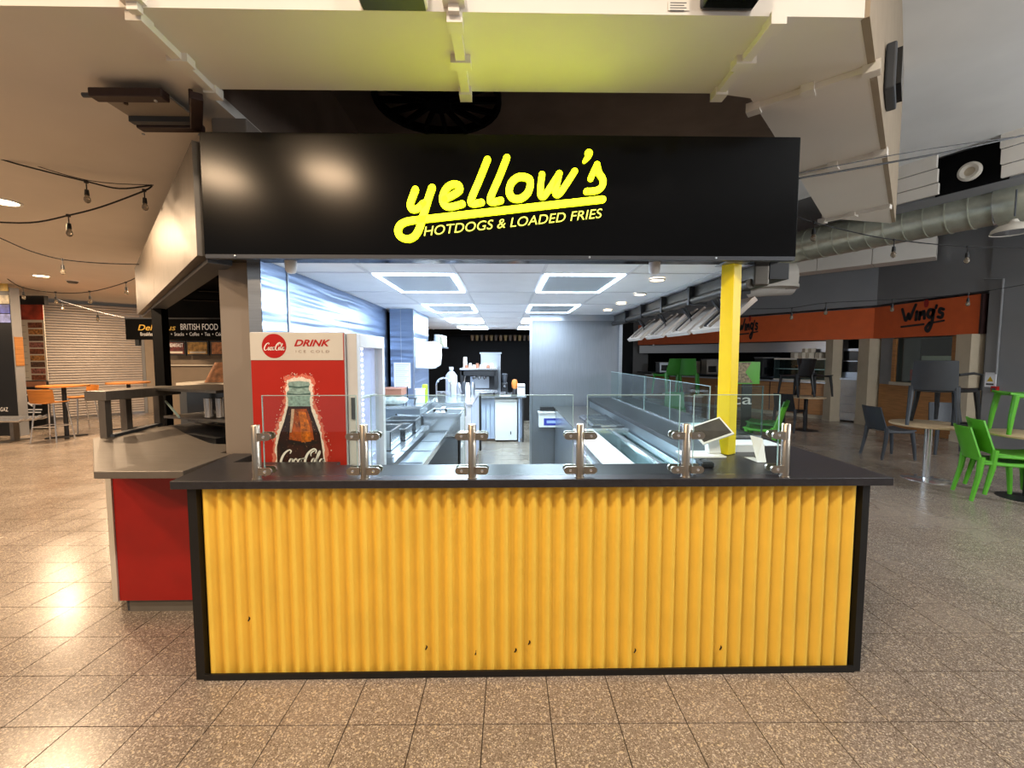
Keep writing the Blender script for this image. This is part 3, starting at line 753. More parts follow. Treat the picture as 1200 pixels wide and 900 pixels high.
plane_fill('neck_ring_print', [(221, 380), (285, 388), (350, 380), (350, 392), (285, 400), (221, 392)], .0019, mat('dark_green_print', '4b6660', .4, var=.3, vscale=60))
plane_fill('neck_lip_print', [(230, 340), (285, 346), (342, 340), (342, 350), (285, 356), (230, 350)], .0019, MATS['dark_green_print'])
for k in range(90):
    y = random.uniform(480, 800); hw_ = 50 + (y - 455) * .28; u, v = cv([(292 + random.uniform(-hw_, hw_), y)])[0]
    fl = Flat((0, KY - .0034, 0), X3, Z3, Nn, .0004); rr = random.uniform(.0008, .0022); fl.disc(u, v, rr, rr * 1.2, 7)
    if k == 0: acc = fl
    else: acc.m.add(fl.m.v, fl.m.f)
acc.build('droplet_print', mat('droplet_print_mat', 'b58458', .3), ck)['kind'] = 'stuff'
a = cp(327, 545.5); b = cp(381, 545)
script(Flat((0, KY - .004, 0), X3, Z3, Nn, .0008), a[0], a[1], (b[0] - a[0]) / 10.9, .0038).build('script_lettering', M_wprint, ck)
# door on the right side of the cooler
DX0, DX1 = KXR + .004, KXR + .062
dr = MB()
dr.box(DX0, DX1, KY + .02, KY + .075, .1, KZ - .006); dr.box(DX0, DX1, KYB - .055, KYB, .1, KZ - .006)
dr.box(DX0, DX1, KY + .075, KYB - .055, .1, .16); dr.box(DX0, DX1, KY + .075, KYB - .055, KZ - .085, KZ - .006)
door = dr.build('door', mat('cooler_door_grey', 'c9c6c2', .4, metal=.0), ck, bevel=.003)
bx('door_glass', M_glass, DX0 + .02, DX0 + .028, KY + .075, KYB - .055, .16, KZ - .085, door)
hz = P(410, 466, Y=KY + .02).z; hz2 = P(410, 491, Y=KY + .02).z
bx('handle', M_cgrey, DX0 + .020, DX0 + .040, KY + .012, KY + .021, hz2, hz, door)
bx('glowing_liner', mat('cooler_liner_glow', 'c9c6e6', .5, emit='c4c4ee', estr=.55), KXR - .004, KXR + .008, KY + .05, KYB - .03, .12, KZ - .04, ck)  # self-glowing liner stands in for light spilling from the cooler LEDs
stripm = MB()
for z_ in [1.0 + .035 * k for k in range(20)]:
    for y_ in (KY + .12, KY + .19, KY + .26): stripm.lathe([(.001, 0), (.009, .001), (.007, .006), (.001, .007)], (KXR + .008, y_, z_), 8, 'x')
stripm.build('led_strip', emis('cooler_led', 'f2e8ff', 12), ck)['kind'] = 'stuff'
for z_ in (.5, .8, 1.1, 1.35):
    bx('shelf', M_white, KXR + .008, KXR + .022, KY + .09, KYB - .07, z_, z_ + .012, ck)

# ================================================================== KIOSK INSIDE
M_pan = brushed('pan_steel', 'c9ccd0', .22, grain=(3, 3, 3))
pc = thing('prep_counter', 'low stainless prep counter along the steel wall behind the drinks cooler', 'counter', (-1.05, 3.75, 0))
bx('cabinet', M_steel, -1.44, -.82, 3.12, 4.40, .1, .86, pc)
bx('top', M_steel, -1.44, -.80, 3.12, 4.40, .86, .90, pc, bevel=.004)
bx('front_rail', M_chrome, -.80, -.785, 3.0, 4.40, .865, .905, pc)
bx('drainer', M_steel, -.785, -.60, 2.6, 4.42, .80, .82, pc)
bx('drainer_lip', M_chrome, -.60, -.588, 2.6, 4.42, .79, .84, pc)
bx('door', M_steel, -.82, -.81, 3.16, 3.72, .14, .76, pc); bx('door', M_steel, -.82, -.81, 3.78, 4.36, .14, .76, pc)
bx('plinth', M_cblack, -1.42, -.86, 3.14, 4.38, 0, .1, pc)
for k in range(4): bx('drainer_slat', M_steel, -.78, -.605, 2.75 + k * .4, 2.78 + k * .4, .82, .828, pc)
hc = thing('raised_counter', 'higher steel counter holding boxes in front of the steel pillar', 'counter', (-1.15, 4.86, 0))
bx('cabinet', M_steel, -1.42, -.88, 4.42, 5.32, 0, 1.07, hc); bx('top', M_chrome, -1.43, -.86, 4.40, 5.33, 1.07, 1.10, hc, bevel=.004)
def pan(x, y, z, wd, dp, h, label, grp='steel food pans on the prep counter'):
    t = thing('food_pan', label, 'pan', (x, y, z), 0, grp)
    m = MB(); th = .006
    m.box(x - wd / 2, x + wd / 2, y - dp / 2, y + dp / 2, z, z + th)
    m.box(x - wd / 2, x - wd / 2 + th, y - dp / 2, y + dp / 2, z, z + h); m.box(x + wd / 2 - th, x + wd / 2, y - dp / 2, y + dp / 2, z, z + h)
    m.box(x - wd / 2, x + wd / 2, y - dp / 2, y - dp / 2 + th, z, z + h); m.box(x - wd / 2, x + wd / 2, y + dp / 2 - th, y + dp / 2, z, z + h)
    m.build('body', M_pan, t)
    m = MB(); m.box(x - wd / 2 - .012, x + wd / 2 + .012, y - dp / 2 - .012, y - dp / 2 + th, z + h, z + h + .005); m.box(x - wd / 2 - .012, x + wd / 2 + .012, y + dp / 2 - th, y + dp / 2 + .012, z + h, z + h + .005)
    m.box(x - wd / 2 - .012, x - wd / 2 + th, y - dp / 2, y + dp / 2, z + h, z + h + .005); m.box(x + wd / 2 - th, x + wd / 2 + .012, y - dp / 2, y + dp / 2, z + h, z + h + .005)
    m.build('rim', M_chrome, t)
    return t
pan(-.99, 3.35, .90, .26, .30, .15, 'tall steel food pan on the prep counter, nearest the cooler door')
pan(-.97, 3.72, .90, .26, .28, .10, 'middle steel food pan on the prep counter')
pan(-.97, 4.08, .90, .28, .26, .12, 'steel food pan on the prep counter nearest the raised counter')
# roller grill
t = thing('roller_grill', 'small stainless hot dog roller grill at the back of the prep counter', 'grill', (-1.27, 3.85, .90))
bx('housing', M_steel, -1.42, -1.14, 3.55, 4.2, .90, 1.0, t, bevel=.008)
for k in range(5): MB().tube([(-1.40 + k * .055, 3.58, 1.02), (-1.40 + k * .055, 4.17, 1.02)], .018, 10).build('roller', M_chrome, t, smooth=True)
for (x, y, rz) in ((-.93, 3.62, .3), (-.91, 4.02, -.4)):
    o = thing('tongs', 'steel tongs lying across the %s food pan' % ('middle' if y < 3.8 else 'far'), 'tongs', (x, y, 1.06 - .02 * (y < 3.8)), rz, 'tongs on the prep counter')
    for s in (-1, 1):
        MB().obox((x - .12, y + s * .004, o.location.z), (x + .12, y + s * .03, o.location.z), .012, .004).build('arm', M_chrome, o)
    MB().obox((x - .13, y - .01, o.location.z), (x - .13, y + .01, o.location.z), .02, .012).build('hinge', M_cblack, o)
# things on the raised counter
z = 1.10
t = thing('cardboard_box', 'flat brown cardboard box lying over the bread bag left of the notice', 'box', (-1.3, 4.62, 1.22))
bx('body', M_brown, -1.42, -1.09, 4.50, 4.75, 1.20, 1.26, t); bx('lid', M_brown, -1.424, -1.086, 4.496, 4.754, 1.26, 1.275, t)
def blob(name, label, cat, c, r, mtl, n=10):
    m = MB(); sd = random.random() * 9
    def f(u, v):
        a, b = u * 2 * math.pi, v * math.pi; w_ = 1 + .14 * math.sin(3 * a + sd) * math.sin(2 * b) + .08 * math.sin(7 * a + 2 * sd)
        return (c[0] + r[0] * w_ * math.cos(a) * math.sin(b), c[1] + r[1] * w_ * math.sin(a) * math.sin(b), c[2] + r[2] * (1 - math.cos(b)))
    vs = [f(i / 14, j / n) for j in range(n + 1) for i in range(14)]
    m.add(vs, [(j * 14 + i, j * 14 + (i + 1) % 14, (j + 1) * 14 + (i + 1) % 14, (j + 1) * 14 + i) for j in range(n) for i in range(14)])
    return tag(m.build(name, mtl, smooth=True), label, cat)
blob('bread_bag', 'crumpled pale bag of rolls on the raised counter', 'bag', (-1.2, 4.55, z), (.17, .1, .05), mat('pale_bag', 'c9cec6', .35, var=.3, vscale=30))
t = thing('wire_stand', 'small black wire stand on the raised counter under the notice', 'stand', (-1.02, 4.62, z))
for x in (-1.08, -.96):
    MB().tube([(x, 4.55, z + .003), (x, 4.58, z + .06), (x, 4.66, z + .06), (x, 4.69, z + .003)], .006, 6).build('leg', M_cblack, t)
MB().tube([(-1.08, 4.62, z + .06), (-.96, 4.62, z + .06)], .006, 6).build('crossbar', M_cblack, t); MB().tube([(-1.05, 4.62, z + .06), (-1.05, 4.62, z + .19)], .006, 6).build('upright', M_cblack, t)
t = thing('white_tub', 'square white plastic tub at the right corner of the raised counter', 'tub', (-.93, 4.7, z))
MB().prism([(-.975, 4.65), (-.885, 4.65), (-.885, 4.75), (-.975, 4.75)], z, z + .15).build('body', M_white, t, bevel=.01); bx('rim', M_white, -.98, -.88, 4.645, 4.755, z + .15, z + .16, t)
o = MB().box(-.93, -.87, 4.80, 4.85, z, z + .2).build('spray_bottle', mat('lime_plastic', 'b9d23a', .4), bevel=.012); tag(o, 'lime green cleaning bottle behind the white tub', 'bottle')
# pillar fittings
t = thing('paper_notice', 'white printed notice taped to the front of the steel pillar', 'notice', (-1.26, 5.335, 1.2))
q0 = P(462, 455, Y=5.338); q1 = P(481, 425, Y=5.338)
bx('sheet', M_paper, q0.x, q1.x, 5.337, 5.340, q0.z, q1.z, t)
for k in range(12):
    zz = q1.z - .025 - k * .025; bx('text_line', mat('grey_ink', '8a8f9a', .7), q0.x + .02, q1.x - .02 - .05 * ((k * 7) % 3) / 2, 5.3355, 5.337, zz - .003, zz, t)
t = thing('towel_dispenser', 'large white paper towel dispenser on the side of the steel pillar', 'dispenser', (-1.0, 5.65, 1.46))
MB().shell(lambda u, v: (-1.132 + .26 * u, 5.47 + .0 + .02 * math.sin(v * math.pi) * -1, 1.465 + .33 * v), 4, 6, .004).build('end_cap', M_white, t, smooth=True)
pr_ = [(-1.132, 1.47), (-.93, 1.455), (-.86, 1.50), (-.845, 1.62), (-.85, 1.77), (-.90, 1.80), (-1.132, 1.80)]
m = MB(); n = len(pr_); m.add([(x, 5.47, z_) for x, z_ in pr_] + [(x, 5.80, z_) for x, z_ in pr_], [tuple(range(n)), tuple(range(2 * n - 1, n - 1, -1))] + [(i, (i + 1) % n, n + (i + 1) % n, n + i) for i in range(n)])
m.build('cover', M_white, t, bevel=.01)
# jars on a high shelf behind the pillar
t = thing('jar_shelf', 'narrow steel shelf with jars high behind the steel pillar', 'shelf', (-1.0, 6.75, 1.74))
bx('board', M_steel, -1.42, -.93, 6.42, 7.1, 1.74, 1.76, t); bx('bracket', M_steel, -1.42, -1.40, 6.5, 6.52, 1.6, 1.74, t)
for k in range(6):
    x, y = -1.02 + .03 * (k % 2), 6.48 + k * .11
    t = thing('jar', ('nearest', 'second', 'third', 'fourth', 'fifth', 'farthest')[k] + ' jar in the row on the high shelf behind the steel pillar', 'jar', (x, y, 1.76), 0, 'jars on the high shelf')
    MB().lathe([(.04, 0), (.045, .01), (.045, .13), (.035, .15), (.001, .15)], t.location, 12).build('body', mat('jar_glass_%d' % (k % 2), ('c6ccd0', 'a6a58e')[k % 2], .3), t, smooth=True)
    MB().lathe([(.04, .15), (.04, .18), (.001, .18)], t.location, 12).build('lid', M_white, t, smooth=True)
# sink with sprung tap
t = thing('sink', 'stainless hand sink bowl on the end of the raised counter', 'sink', (-.66, 4.8, .74))
m = MB(); m.box(-.85, -.48, 4.50, 4.52, .78, 1.0); m.box(-.85, -.48, 5.06, 5.08, .78, 1.0); m.box(-.86, -.84, 4.50, 5.08, .78, 1.0); m.box(-.49, -.47, 4.50, 5.08, .78, 1.0); m.box(-.85, -.48, 4.50, 5.08, .76, .785)
m.build('bowl', M_chrome, t, bevel=.006)
bx('rim', M_chrome, -.87, -.455, 4.47, 4.50, .985, 1.012, t); bx('splash_ledge', M_chrome, -.86, -.46, 5.08, 5.2, .9, 1.06, t)
MB().tube([(-.62, 4.75, .76), (-.62, 4.75, .55), (-.60, 4.78, .5), (-.55, 4.85, .5), (-.52, 4.85, .56), (-.52, 5.1, .56)], .022, 10).build('waste_pipe', M_white, t, smooth=True)
bx('apron', M_steel, -.85, -.48, 4.52, 4.54, .3, .76, t); bx('leg', M_steel, -.50, -.47, 4.52, 4.55, 0, .76, t)
t = thing('sink_tap', 'tall arched chrome tap rising behind the sink bowl', 'tap', (-.7, 5.14, 1.06))
pts = [(-.82, 5.14, 1.06)] + [(-.82 + .085 - .085 * math.cos(a), 5.14, 1.27 + .085 * math.sin(a)) for a in [math.pi * k / 10 for k in range(11)]] + [(-.65, 5.14, 1.12)]
MB().tube(pts, .010, 8).build('arch', M_chrome, t, smooth=True)
MB().tube([(-.82, 5.14, 1.19), (-.65, 5.14, 1.19)], .006, 6).build('brace', M_chrome, t)
MB().lathe([(.022, 0), (.022, .02), (.014, .03), (.014, .06)], (-.82, 5.14, 1.06), 12).build('base', M_chrome, t, smooth=True)
t = thing('mixer_tap', 'low chrome mixer tap with black levers over the sink bowl', 'tap', (-.6, 4.56, 1.0))
MB().tube([(-.68, 4.49, 1.012), (-.68, 4.49, 1.06), (-.66, 4.56, 1.07), (-.64, 4.68, 1.05)], .010, 8).build('spout', M_chrome, t, smooth=True)
MB().tube([(-.74, 4.49, 1.03), (-.62, 4.49, 1.03)], .008, 8).build('body', M_chrome, t)
for x in (-.74, -.62): MB().lathe([(.014, 0), (.014, .03), (.001, .034)], (x, 4.49, 1.03), 10).build('lever', M_cblack, t, smooth=True)
# side unit towards the back
t = thing('side_unit', 'white panelled work unit with steel top between the sink and the coffee counter', 'cabinet', (-.7, 6.5, 0))
bx('body', M_white, -1.1, -.44, 5.5, 7.3, .08, .97, t); bx('top', M_chrome, -1.13, -.42, 5.47, 7.32, .97, 1.0, t)
bx('plinth', M_cblack, -1.08, -.46, 5.52, 7.28, 0, .08, t); bx('end_post', M_cblack, -.435, -.40, 7.22, 7.3, 0, .97, t)
for k in range(3): bx('door', mat('blue_white_panel', 'b7c4dc', .4), -.44, -.43, 5.54 + k * .56, 6.06 + k * .56, .1, .95, t)
# back coffee counter
t = thing('coffee_counter', 'white fronted back counter with a thin steel top carrying the coffee machine', 'counter', (-.2, 8.1, 0))
bx('top', M_chrome, -.95, .40, 7.9, 8.75, .84, .87, t)
bx('back_panel', MATS['blue_white_panel'], -.85, .36, 8.3, 8.33, 0, .84, t)
for k in range(4): bx('slat_panel', MATS['blue_white_panel'], -.52 + k * .085, -.445 + k * .085, 8.02, 8.04, .05, .84, t)
bx('end_panel', MATS['blue_white_panel'], .26, .29, 7.96, 8.3, 0, .84, t); bx('leg', M_cblack, .33, .36, 7.94, 7.97, 0, .84, t)
t = thing('mini_fridge', 'plain white under-counter fridge standing below the coffee counter', 'fridge', (.03, 8.1, 0))
bx('body', M_white, -.18, .235, 8.0, 8.28, .02, .81, t, bevel=.01); bx('door', M_white, -.18, .235, 7.97, 7.998, .03, .76, t, bevel=.008)
bx('top_lip', M_white, -.19, .245, 7.96, 8.28, .765, .80, t, bevel=.006); bx('lock', M_cgrey, .105, .125, 7.962, 7.97, .14, .2, t); bx('foot', M_cblack, -.16, -.12, 8.0, 8.04, 0, .02, t); bx('foot', M_cblack, .17, .21, 8.0, 8.04, 0, .02, t)
# coffee machine
t = thing('coffee_machine', 'two group steel and black coffee machine with cups on its top', 'coffee machine', (-.5, 8.3, .87))
bx('drip_tray', M_chrome, -.84, -.14, 8.0, 8.5, .93, .98, t, bevel=.006); bx('back_body', M_cblack, -.82, -.16, 8.25, 8.6, .98, 1.36, t, bevel=.01)
bx('back_plate', M_steel, -.66, -.30, 8.24, 8.25, 1.0, 1.22, t); bx('head', M_cblack, -.82, -.16, 8.02, 8.25, 1.24, 1.36, t, bevel=.012); bx('top_tray', M_chrome, -.84, -.14, 8.0, 8.6, 1.36, 1.39, t)
for x in (-.80, -.16): bx('side_cheek', M_cblack, x - .03, x + .03, 8.02, 8.58, .98, 1.36, t)
for x in (-.58, -.48, -.38):
    MB().lathe([(.035, 0), (.035, -.05), (.02, -.06)], (x, 8.12, 1.24), 12).build('group_head', M_chrome, t, smooth=True); MB().obox((x, 8.1, 1.2), (x, 7.98, 1.19), .02, .02).build('handle', M_cblack, t)
for x in (-.8, -.2): bx('foot', M_cblack, x - .02, x + .02, 8.05, 8.09, .87, .93, t)
MB().tube([(-.74, 8.04, 1.24), (-.76, 8.0, 1.1), (-.76, 8.0, 1.02)], .007, 6).build('steam_wand', M_chrome, t)
for k in range(8):
    t = thing('coffee_cup', ('first', 'second', 'third', 'fourth', 'fifth', 'sixth', 'seventh', 'eighth')[k] + ' upturned cup from the left on top of the coffee machine', 'cup', (-.72 + k * .068, 8.1 + .05 * (k % 3), 1.39), 0, 'cups on the coffee machine')
    MB().lathe([(.032, 0), (.034, .01), (.026, .06 + .03 * (k % 2)), (.001, .062 + .03 * (k % 2))], t.location, 12).build('body', M_white if k % 3 else M_brown, t, smooth=True)
t = thing('cup_tower', 'stack of white paper cups at the left end of the coffee machine top', 'cup stack', (-.76, 8.25, 1.39))
MB().lathe([(.04, 0), (.035, .2), (.03, .21), (.001, .21)], t.location, 12).build('cups', M_white, t, smooth=True); MB().lathe([(.043, .1), (.043, .11), (.036, .11)], t.location, 12).build('lip', M_white, t)
t = thing('steel_hopper', 'square steel hopper box standing behind the coffee machine', 'hopper', (-.3, 8.65, .87))
bx('tower', M_steel, -.48, -.08, 8.62, 8.74, .87, 1.66, t, bevel=.01); bx('lid', M_steel, -.50, -.06, 8.61, 8.745, 1.66, 1.69, t)
t = thing('coffee_grinder', 'black coffee grinder to the right of the coffee machine', 'grinder', (0, 8.3, .87))
bx('body', M_cblack, -.06, .06, 8.2, 8.4, .87, 1.1, t, bevel=.015); MB().lathe([(.04, .23), (.06, .38), (.06, .4), (.001, .41)], (0, 8.3, .87), 14).build('bean_hopper', M_cgrey, t, smooth=True); bx('chute', M_chrome, -.015, .015, 8.15, 8.2, 1.02, 1.06, t)
t = thing('sauce_bottle', 'orange topped bottle on the coffee counter beside the partition', 'bottle', (.19, 8.05, .87))
MB().lathe([(.045, 0), (.045, .1), (.03, .13)], t.location, 14).build('body', M_cblack, t, smooth=True); MB().lathe([(.03, .13), (.055, .16), (.06, .24), (.04, .3), (.001, .31)], t.location, 14).build('top', mat('orange_plastic', 'e0873a', .5), t, smooth=True)
t = thing('counter_tray', 'white tray with low steel bins on the coffee counter beside the grinder', 'tray', (.1, 8.0, .87))
bx('base', M_white, -.1, .12, 7.93, 8.03, .87, .89, t); bx('bin', M_chrome, -.08, .02, 7.94, 8.02, .89, .95, t)
t = thing('ticket_printer', 'white box printer on the coffee counter by the partition edge', 'printer', (.33, 8.4, .87))
bx('body', M_white, .25, .40, 8.3, 8.5, .87, 1.07, t, bevel=.01); bx('slot', M_cgrey, .26, .39, 8.295, 8.3, 1.0, 1.02, t)
t = thing('water_jug', 'tall white plastic jug with a screw lid on the side unit', 'jug', (-.86, 6.9, 1.0))
MB().lathe([(.001, 0), (.09, .0), (.095, .02), (.095, .3), (.05, .36), (.03, .37), (.03, .4), (.001, .4)], t.location, 16).build('body', MATS['blue_white_panel'], t, smooth=True); MB().lathe([(.035, .4), (.035, .44), (.001, .44)], t.location, 14).build('cap', M_white, t, smooth=True)
for k in range(4):
    o = MB().lathe([(.001, 0), (.035, 0), (.04, .12 + .04 * (k % 2)), (.025, .2), (.001, .2)], (-.72 + .07 * k, 6.7 + .12 * (k % 2), 1.0), 10).build('condiment_bottle', (M_chrome, M_cgrey, M_white, M_steel)[k], smooth=True)
    tag(o, ('shiny steel', 'dark grey', 'white', 'dull steel')[k] + ' squeeze bottle in the cluster on the side unit', 'bottle', 'squeeze bottles on the side unit')

# ---- right inside: chilled well, tray, dispenser
t = thing('chilled_well', 'steel chilled display well with a white ledge inside the right counter', 'food display', (.92, 3.3, 0))
bx('front_panel', M_steel, .66, .69, 2.62, 4.05, .1, .88, t); bx('white_ledge', M_white, .66, .87, 2.62, 4.05, .885, .90, t, bevel=.004)
bx('well_floor', M_steel, .87, 1.19, 2.62, 4.05, .74, .75, t); bx('well_wall', M_steel, .87, .88, 2.62, 4.05, .75, .885, t); bx('well_wall', M_steel, 1.18, 1.198, 2.62, 4.05, .75, .885, t)
bx('lid_glass', M_glassg, .88, 1.18, 2.63, 4.04, .895, .90, t); bx('rail', M_chrome, 1.02, 1.04, 2.62, 4.05, .9, .912, t); bx('cross_rail', M_chrome, .66, 1.198, 4.05, 4.09, .86, .92, t)
bx('plinth', M_cblack, .70, 1.16, 2.64, 4.03, 0, .1, t); bx('handle', M_chrome, .645, .655, 2.8, 3.9, .80, .82, t)
bx('base_panel', M_steel, .70, 1.19, 4.0, 4.05, .1, .74, t)
t = thing('fry_station', 'steel work surface with a hollow for trays in front of the partition', 'counter', (.98, 4.95, 0))
bx('cabinet', M_steel, .72, 1.198, 4.1, 6.05, 0, .88, t); bx('top', M_steeld, .70, 1.199, 4.1, 6.06, .88, .90, t, bevel=.004)
for k, y in enumerate((4.33, 4.72)):
    t = thing('drain_tray', '%s white slotted tray on the steel surface by the partition' % ('front' if not k else 'rear'), 'tray', (1.02, y, .90), 0, 'slotted trays')
    bx('pan', M_cgrey, .86, 1.185, y - .17, y + .17, .90, .93, t)
    m = MB()
    for i in range(8):
        for j in range(6): m.box(.875 + i * .038, .902 + i * .038, y - .15 + j * .052, y - .112 + j * .052, .93, .945)
    m.build('wire_grid', M_pan, t)['kind'] = 'stuff'
    bx('handle', M_chrome, .95, 1.1, y - .19, y - .17, .92, .935, t)
q0, q1 = P(631, 500, Y=6.05), P(655, 476, Y=6.05)
t = thing('wall_scale', 'white digital scale box with a blue label hung on the steel partition', 'scale', (.62, 6.05, q0.z))
bx('body', M_white, q0.x, q1.x, 5.98, 6.09, q0.z, q1.z - .09, t, bevel=.008); bx('blue_label', M_blue, q0.x + .07, q1.x - .02, 5.976, 5.98, q0.z + .03, q0.z + .13, t)
bx('display', M_cblack, q0.x + .02, q1.x - .04, 6.02, 6.08, q1.z - .06, q1.z - .01, t); bx('tray', M_white, q0.x - .01, q1.x + .01, 5.96, 6.09, q1.z - .09, q1.z - .07, t)
bx('value_bar', mat('pale_blue_print', '9fb4e6', .5), q0.x + .11, q1.x - .05, 5.974, 5.976, q0.z + .06, q0.z + .10, t)

# ---- glass screens on the right worktop
GX = 1.52
for k, (y0, y1) in enumerate(((3.12, 3.86), (3.88, 4.58), (4.60, 6.04))):
    t = thing('glass_screen', '%s glass screen panel standing lengthwise on the right worktop' % ('near', 'middle', 'far')[k], 'glass pane', (GX, (y0 + y1) / 2, WT), 0, 'glass screens on the right worktop')
    bx('glass', M_glassg, GX - .004, GX + .004, y0, y1, WT + .006, 1.395, t)
    m = MB(); m.box(GX - .004, GX + .004, y0, y1, 1.395, 1.398); m.box(GX - .003, GX + .003, y0 - .002, y0, WT + .006, 1.398)
    m.build('polished_edge', M_gedge, t); bx('base_channel', M_chrome, GX - .012, GX + .012, y0, y1, WT, WT + .012, t)
t = thing('glass_screen', 'short glass screen panel across the worktop just right of the yellow pole', 'glass pane', (1.72, 3.1, WT), 0, 'glass screens on the right worktop')
bx('glass', M_glassg, 1.55, 1.90, 3.096, 3.104, WT + .006, 1.395, t); m = MB(); m.box(1.55, 1.90, 3.095, 3.105, 1.395, 1.399); m.box(1.90, 1.906, 3.094, 3.106, WT + .002, 1.399); m.build('polished_edge', mat('dark_glass_edge', '3c4a48', .3), t)
Flat((0, 3.095, 0), X3, Z3, Nn, .0006).text('nca', 1.58, 1.265, 1.82, 1.315).build('etched_lettering', mat('etched_grey', 'b8c0bf', .6), t)
bx('base_channel', M_chrome, 1.55, 1.90, 3.09, 3.11, WT, WT + .012, t)

# ---- rail with hanging menu screens
t = thing('screen_rail', 'dark steel rail along the right edge of the kiosk ceiling carrying screens', 'rail', (1.6, 4.4, 2.05))
M_rail = brushed('dark_rail_steel', '5a554e', .4)
bx('channel', M_rail, 1.56, 1.66, 2.68, 6.1, 2.06, 2.19, t, bevel=.01); MB().tube([(1.55, 2.7, 2.075), (1.55, 6.08, 2.075)], .03, 12).build('pipe', M_rail, t, smooth=True)
bx('beam', M_cblack, 1.66, 1.78, 2.68, 6.1, 2.1, 2.2, t)
for k in range(5): bx('bracket', M_cblack, 1.515, 1.67, 2.9 + k * .62, 2.93 + k * .62, 2.04, 2.19, t)
for k, y in enumerate((3.38, 3.95, 4.56, 5.25)):
    t = thing('hanging_screen', '%s menu screen hanging tilted from the kiosk rail, seen from behind' % order[k], 'screen', (1.60, y, 1.80), 0, 'menu screens on the rail')
    MM = Matrix.Translation((1.72, y, 1.93)) @ Matrix.Rotation(R(-48), 4, 'Y').inverted()
    def lb(name, x0, x1, y0, y1, z0, z1, m_, par): return MB().box(x0, x1, y0, y1, z0, z1, MM).build(name, m_, par, bevel=.004)
    lb('case', -.02, .02, -.25, .25, -.17, .17, mat('screen_back_cream', 'b8ada2', .4, metal=.2), t)
    lb('display', .02, .024, -.24, .24, -.16, .16, M_pane_dark, t)
    pl = lb('mount_channel', -.035, -.02, -.035, .035, -.14, .14, M_cblack, t)
    for s in (-1, 1): lb('mount_rail', -.045, -.02, s * .075 - .012, s * .075 + .012, -.16, .16, MATS['screen_back_cream'], t)
    MB().obox((1.62, y, 2.10), MM @ Vector((-.03, 0, .03)), .03, .03).build('arm', M_cblack, t)
    MB().tube([(1.60, y - .15, 2.08), MM @ Vector((-.03, -.1, -.02)), MM @ Vector((-.03, -.02, -.05))], .005, 6).build('cable', M_cblack, t)

# ---- tablet till, card, papers
t = thing('tablet_till', 'tablet till tilted on a white stand in front of the yellow pole', 'tablet', (1.20, 2.50, WT))
bx('foot', M_white, 1.06, 1.30, 2.44, 2.60, WT, WT + .012, t, bevel=.004)
MB().add([(1.225, 2.50, WT + .012), (1.30, 2.50, WT + .012), (1.275, 2.50, WT + .15), (1.21, 2.50, WT + .13), (1.225, 2.56, WT + .012), (1.30, 2.56, WT + .012), (1.275, 2.56, WT + .15), (1.21, 2.56, WT + .13)],
         [(0, 1, 2, 3), (7, 6, 5, 4), (0, 4, 5, 1), (1, 5, 6, 2), (2, 6, 7, 3), (3, 7, 4, 0)]).build('stem', M_white, t, bevel=.008)
c_ = P(834, 504, Y=2.50); ua = Vector((.93, .06, .30)).normalized(); va = Vector((-.42, .62, .42)); va = (va - ua * va.dot(ua)).normalized(); na = ua.cross(va)
MT = Matrix((ua.to_4d(), va.to_4d(), na.to_4d(), Vector((0, 0, 0, 1)))).transposed(); MT[0][3], MT[1][3], MT[2][3] = c_; MT[3][0] = MT[3][1] = MT[3][2] = 0; MT[3][3] = 1
MB().box(-.100, .100, -.072, .072, -.012, 0, MT).build('case', M_white, t, bevel=.004)
MB().box(-.088, .088, -.060, .060, 0, .002, MT).build('screen', mat('tablet_screen', '4a4540', .08, spec=.8, var=.3, vscale=12), t)
t = thing('folded_card', 'white folded price card standing on the worktop right of the yellow pole', 'card', (1.47, 2.40, WT))
a0, a1, a2, a3 = P(887, 541, Z=WT), P(897, 542, Z=WT), P(894, 514, Y=2.44), P(879, 510, Y=2.50)
m = MB(); m.add([a0, P(898, 541.5, Z=WT), a2, a3], [(0, 1, 2, 3)]); sl = m.build('face', M_paper, t); sl.modifiers.new('s', 'SOLIDIFY').thickness = .002
f2 = MB(); f2.add([P(872, 536, Z=WT + .001), P(883, 536, Z=WT + .001), P(897, 542, Z=WT + .001), P(888, 542, Z=WT + .001)], [(0, 1, 2, 3)]); f2.build('fold', M_paper, t).modifiers.new('s', 'SOLIDIFY').thickness = .002
for k, (x0, x1, y0, y1) in enumerate(((1.56, 1.80, 3.45, 3.75), (1.60, 1.86, 2.78, 2.98), (1.44, 1.62, 2.60, 2.72))):
    o = bx('paper_sheet', M_paper, x0, x1, y0, y1, WT, WT + .002 if k < 2 else WT + .045)
    tag(o, ('white paper sheet lying behind the glass screen on the right worktop', 'white paper sheet lying on the right worktop by the short glass screen', 'low white block of papers behind the yellow pole')[k], 'paper')
o = thing('card_reader', 'small black card reader on the worktop beside the fifth guard post', 'card reader', (1.09, 2.26, WT))
bx('body', M_cblack, 1.05, 1.12, 2.22, 2.30, WT, WT + .03, o, bevel=.008); bx('keypad', M_cgrey, 1.06, 1.11, 2.225, 2.265, WT + .03, WT + .033, o); bx('screen', M_pane_dark, 1.06, 1.11, 2.27, 2.295, WT + .03, WT + .033, o)

